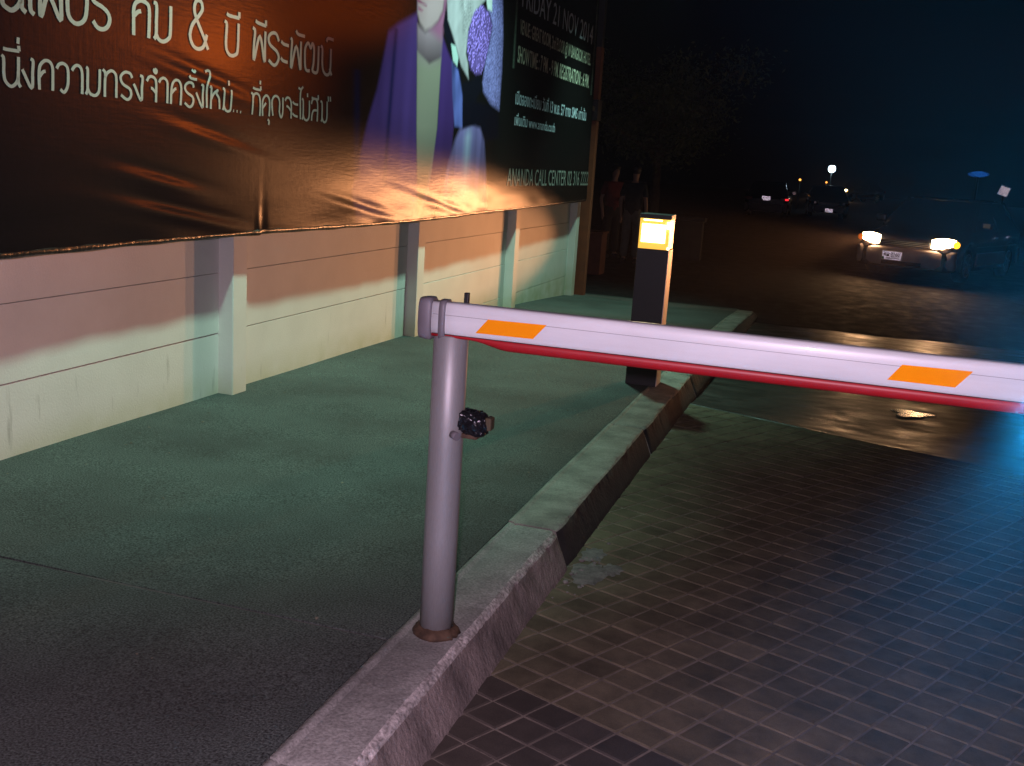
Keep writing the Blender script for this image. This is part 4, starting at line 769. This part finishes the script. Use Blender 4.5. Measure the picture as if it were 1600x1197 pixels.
# ------------------------------------------------------------------ things at the corner
M['brownbox'] = nmat('red_brown_paint', (0.13, 0.040, 0.020), 0.8, var=0.35, scale=7)
t = tag(empty('planter_box', (-3.79, 16.5, -0.27)), 'low red-brown planter box past the end of the wall', 'planter'); 
b = MB(); b.box(-0.20, 0.20, -0.2, 0.2, 0, 0.66, 0.01); b.build('trough', M['brownbox'], t); b = MB(); b.box(-0.22, 0.22, -0.22, 0.22, 0.662, 0.70, 0.008); b.build('rim', M['brownbox'], t)
t = tag(empty('gate_post', (-3.98, 16.05, -0.29)), 'slim black gate post with two white reflective strips past the wall end', 'gate post')
b = MB(); b.box(-0.045, 0.045, -0.04, 0.04, 0, 1.30, 0.004); b.build('post_body', M['black'], t)
for z, h in ((1.00, 0.13), (0.63, 0.12)):
    b = retro_sheet(0.042, h, 0.010); b.v = [(p[0]+0.02, p[1]-0.0465, p[2]+z-0.02) for p in b.v]; b.build('reflective_strip', M['retro'], t, fix=False)
M['greyledge'] = nmat('grey_render', (0.035, 0.036, 0.031), 0.85, var=0.3, scale=5)
t = tag(empty('low_wall', (-3.10, 19.4, -0.15)), 'low dull grey wall behind the bollard light and the standing person', 'low wall')
b = MB(); b.box(-0.45, 0.72, 0, 0.18, 0, 0.72, 0.01); b.build('wall_body', M['greyledge'], t); b = MB(); b.box(-0.49, 0.76, -0.03, 0.21, 0.722, 0.80, 0.01); b.build('coping', M['greyledge'], t)
# signs beyond the car
def sign(loc, rz, tilt, w, h, mat, oval, name, label, plate):
    t = tag(empty(name, loc, rz), label, 'sign'); H = loc_h
    b = MB(); b.tube([(0, 0.03, 0), (0, 0.03, H+h*0.3)], 0.025, 10); b.build('pole', M['black'], t)
    n = 32; out = [(w/2*math.cos(2*math.pi*k/n), h/2*math.sin(2*math.pi*k/n)) for k in range(n)] if oval else [(-w/2, -h/2), (w/2, -h/2), (w/2, h/2), (-w/2, h/2)]
    c, s = math.cos(tilt), math.sin(tilt); rot = lambda x, z: (x*c-z*s, x*s+z*c)
    b = MB(); m_ = len(out); b.add([(rot(x, z)[0], -0.002, H+rot(x, z)[1]) for x, z in out]+[(rot(x, z)[0], 0.006, H+rot(x, z)[1]) for x, z in out], [tuple(range(m_)), tuple(range(m_, 2*m_))]+[(k, (k+1) % m_, m_+(k+1) % m_, m_+k) for k in range(m_)])
    pb = b.build('sign_plate', plate, t)
    b = retro_sheet(w*0.96, h*0.96, 0.014, (lambda x, z: (x/(w*0.49))**2+(z/(h*0.49))**2 < 1) if oval else None)
    b.v = [(rot(p[0], p[2])[0], p[1]-0.010, H+rot(p[0], p[2])[1]) for p in b.v]; b.build('reflective_face', mat, pb, fix=False); return t
M['signblue'] = nmat('sign_blue', (0.02, 0.12, 0.35), 0.4, var=0.1); 
loc_h = 1.93; sign((2.69, 24.0, -0.12), math.radians(-6), math.radians(2), 0.42, 0.13, M['retroblue'], True, 'oval_sign', 'small blue oval sign on a dark pole above and behind the car', M['signblue'])
loc_h = 1.62; sign((3.235, 24.0, -0.12), math.radians(-6), math.radians(-18), 0.20, 0.20, M['retro'], False, 'notice_sign', 'small tilted white notice on a dark pole at the right edge', M['platewhite'])
# far street lamps
M['lampwhite'] = nmat('cold_white_globe', (0.8, 0.9, 1.0), 0.4, var=0.02, emit=(0.62, 0.85, 1.0, 14)); M['lamporange'] = nmat('orange_globe', (1, 0.6, 0.2), 0.4, var=0.02, emit=(1.0, 0.36, 0.06, 3.2))
def far_lamp(x, y, z, r, mat, label):
    t = tag(empty('street_lamp', (x, y, -0.12)), label, 'street lamp', 'lamps far up the street')
    b = MB(); b.tube([(0, 0, 0), (0, 0, z-r*0.8+0.12)], [0.05, 0.035], 8); b.build('pole', M['black'], t)
    bm = bmesh.new(); bmesh.ops.create_icosphere(bm, subdivisions=2, radius=r); bmesh.ops.translate(bm, verts=bm.verts[:], vec=(0, 0, z+0.12)); b = MB(); b.bm(bm, True); b.build('globe', mat, t)
    b = MB(); b.tube([(0, 0, z+0.12+r*0.85), (0, 0, z+0.12+r*1.25)], [r*0.9, r*0.2], 12); b.build('hood', M['black'], t)
far_lamp(-0.688, 60, 2.156, 0.20, M['lampwhite'], 'cold white street lamp, brightest and highest of the far lights')
far_lamp(-2.308, 60, 1.461, 0.065, M['lamporange'], 'small dim orange lamp left of the cold white street lamp')
far_lamp(-0.867, 58.5, 1.419, 0.05, M['lamporange'], 'faintest orange lamp just below the cold white street lamp')

# ------------------------------------------------------------------ tree past the end of the billboard
M['bark'] = nmat('bark', (0.06, 0.045, 0.03), 0.9, var=0.4, scale=9); M['leaf'] = nmat('leaves', (0.055, 0.075, 0.03), 0.6, var=0.4, scale=3)
t = tag(empty('leafy_tree', (-3.9, 22.5, -0.12)), 'dim leafy tree in the dark beyond the end of the billboard', 'tree')
V = [(0, 0, 0), (0.05, 0.02, 1.0), (0.0, 0.05, 1.9), (0.1, 0, 2.6)]; E = [(0, 1), (1, 2), (2, 3)]; R = [0.14, 0.11, 0.09, 0.06]; tips = [V[-1]]
r2 = np.random.default_rng(21)
for k in range(11):
    a = k*2.4; p0 = 2 if k % 2 else 3; L_ = 0.9+0.9*r2.random(); base = np.array(V[p0]); d = np.array([math.cos(a), math.sin(a), 0.35+0.7*r2.random()])
    V.append(tuple(base+d*L_*0.5+r2.normal(0, 0.06, 3))); R.append(0.04); E.append((p0, len(V)-1)); V.append(tuple(base+d*L_+r2.normal(0, 0.1, 3))); R.append(0.018); E.append((len(V)-2, len(V)-1)); tips.append(V[-1]); tips.append(V[-2])
skin_mesh('trunk', (V, E, R), M['bark'], t)
b = MB()
for tp in tips:
    for k in range(420):
        c = np.array(tp)+r2.normal(0, 1, 3)*np.array([0.30, 0.30, 0.22]); s = 0.035+0.03*r2.random()
        u = r2.normal(0, 1, 3); u /= np.linalg.norm(u); w = np.cross(u, r2.normal(0, 1, 3)); w /= np.linalg.norm(w)
        b.add([c-u*s, c+w*s*0.45, c+u*s, c-w*s*0.45], [(0, 1, 2, 3)])
b.build('crown', M['leaf'], t, fix=False)

# ------------------------------------------------------------------ added stand for the blue glare lamps, just outside the picture
M['bluelens'] = nmat('blue_lens', (0.05, 0.3, 0.9), 0.2, var=0.02, emit=(0.02, 0.30, 1.0, 3))
M['spillblack'] = nmat('matt_black_paint', (0.002, 0.002, 0.002), 0.95, var=0.2, spec=0.1); M['slim'] = nmat('dark_slim_post', (0.03, 0.03, 0.035), 0.5, var=0.1)
p0, p1 = Vector(edge_pt(1735, 400, 0.34)), Vector(edge_pt(1700, 1010, 0.34))
t = tag(empty('glare_lamp_stand', (0.13, 0.30, float(dz(0.3)))), 'added black stand with tiny blue lamps that make the blue glare beside the photographer', 'lamp stand')
off = t.location
b = MB(); b.box(-0.20, 0.46, 0.13, 0.47, float(dz(0.3)), 1.10, 0.012); b.build('cabinet', M['spillblack'], t, off)  # added box under the lamps, blocks their spill on the ground
b = MB(); b.tube([(p1.x+0.02, p1.y, 1.09), p1, p0], 0.008, 12); b.build('post_body', M['slim'], t, off)
for p in UPLIGHTS+DOWNLIGHTS:
    s_ = -1 if p in UPLIGHTS else 1; q = Vector(p); c = p1+(p0-p1)*max(0, min(1, (q-p1).dot(p0-p1)/(p0-p1).length_squared))
    b = MB(); b.tube([c, q+(c-q)*0.03+Vector((0, 0, s_*0.004))], 0.0008, 8); h = b.build('lamp_arm', M['slim'], t, off)
    b = MB(); b.tube([q+Vector((0, 0, s_*0.006)), q+Vector((0, 0, s_*0.004))], 0.0010, 10); b.build('glare_lamp', M['bluelens'], t, off)

# ------------------------------------------------------------------ thin haze, added so lamp glow shows in the air
HAZE = 0.0005
m = bpy.data.materials.new('glow_haze'); m.use_nodes = True; nt = m.node_tree
nt.nodes.remove(nt.nodes['Principled BSDF']); v = nt.nodes.new('ShaderNodeVolumePrincipled')
v.inputs['Color'].default_value = (0.9, 0.92, 0.95, 1); v.inputs['Density'].default_value = HAZE; v.inputs['Anisotropy'].default_value = 0.7
nt.links.new(v.outputs[0], nt.nodes['Material Output'].inputs['Volume'])
b = MB(); b.box(-152, 152, -62, 152, -1.9, 8.5); tag(b.build('haze', m), kind='stuff')
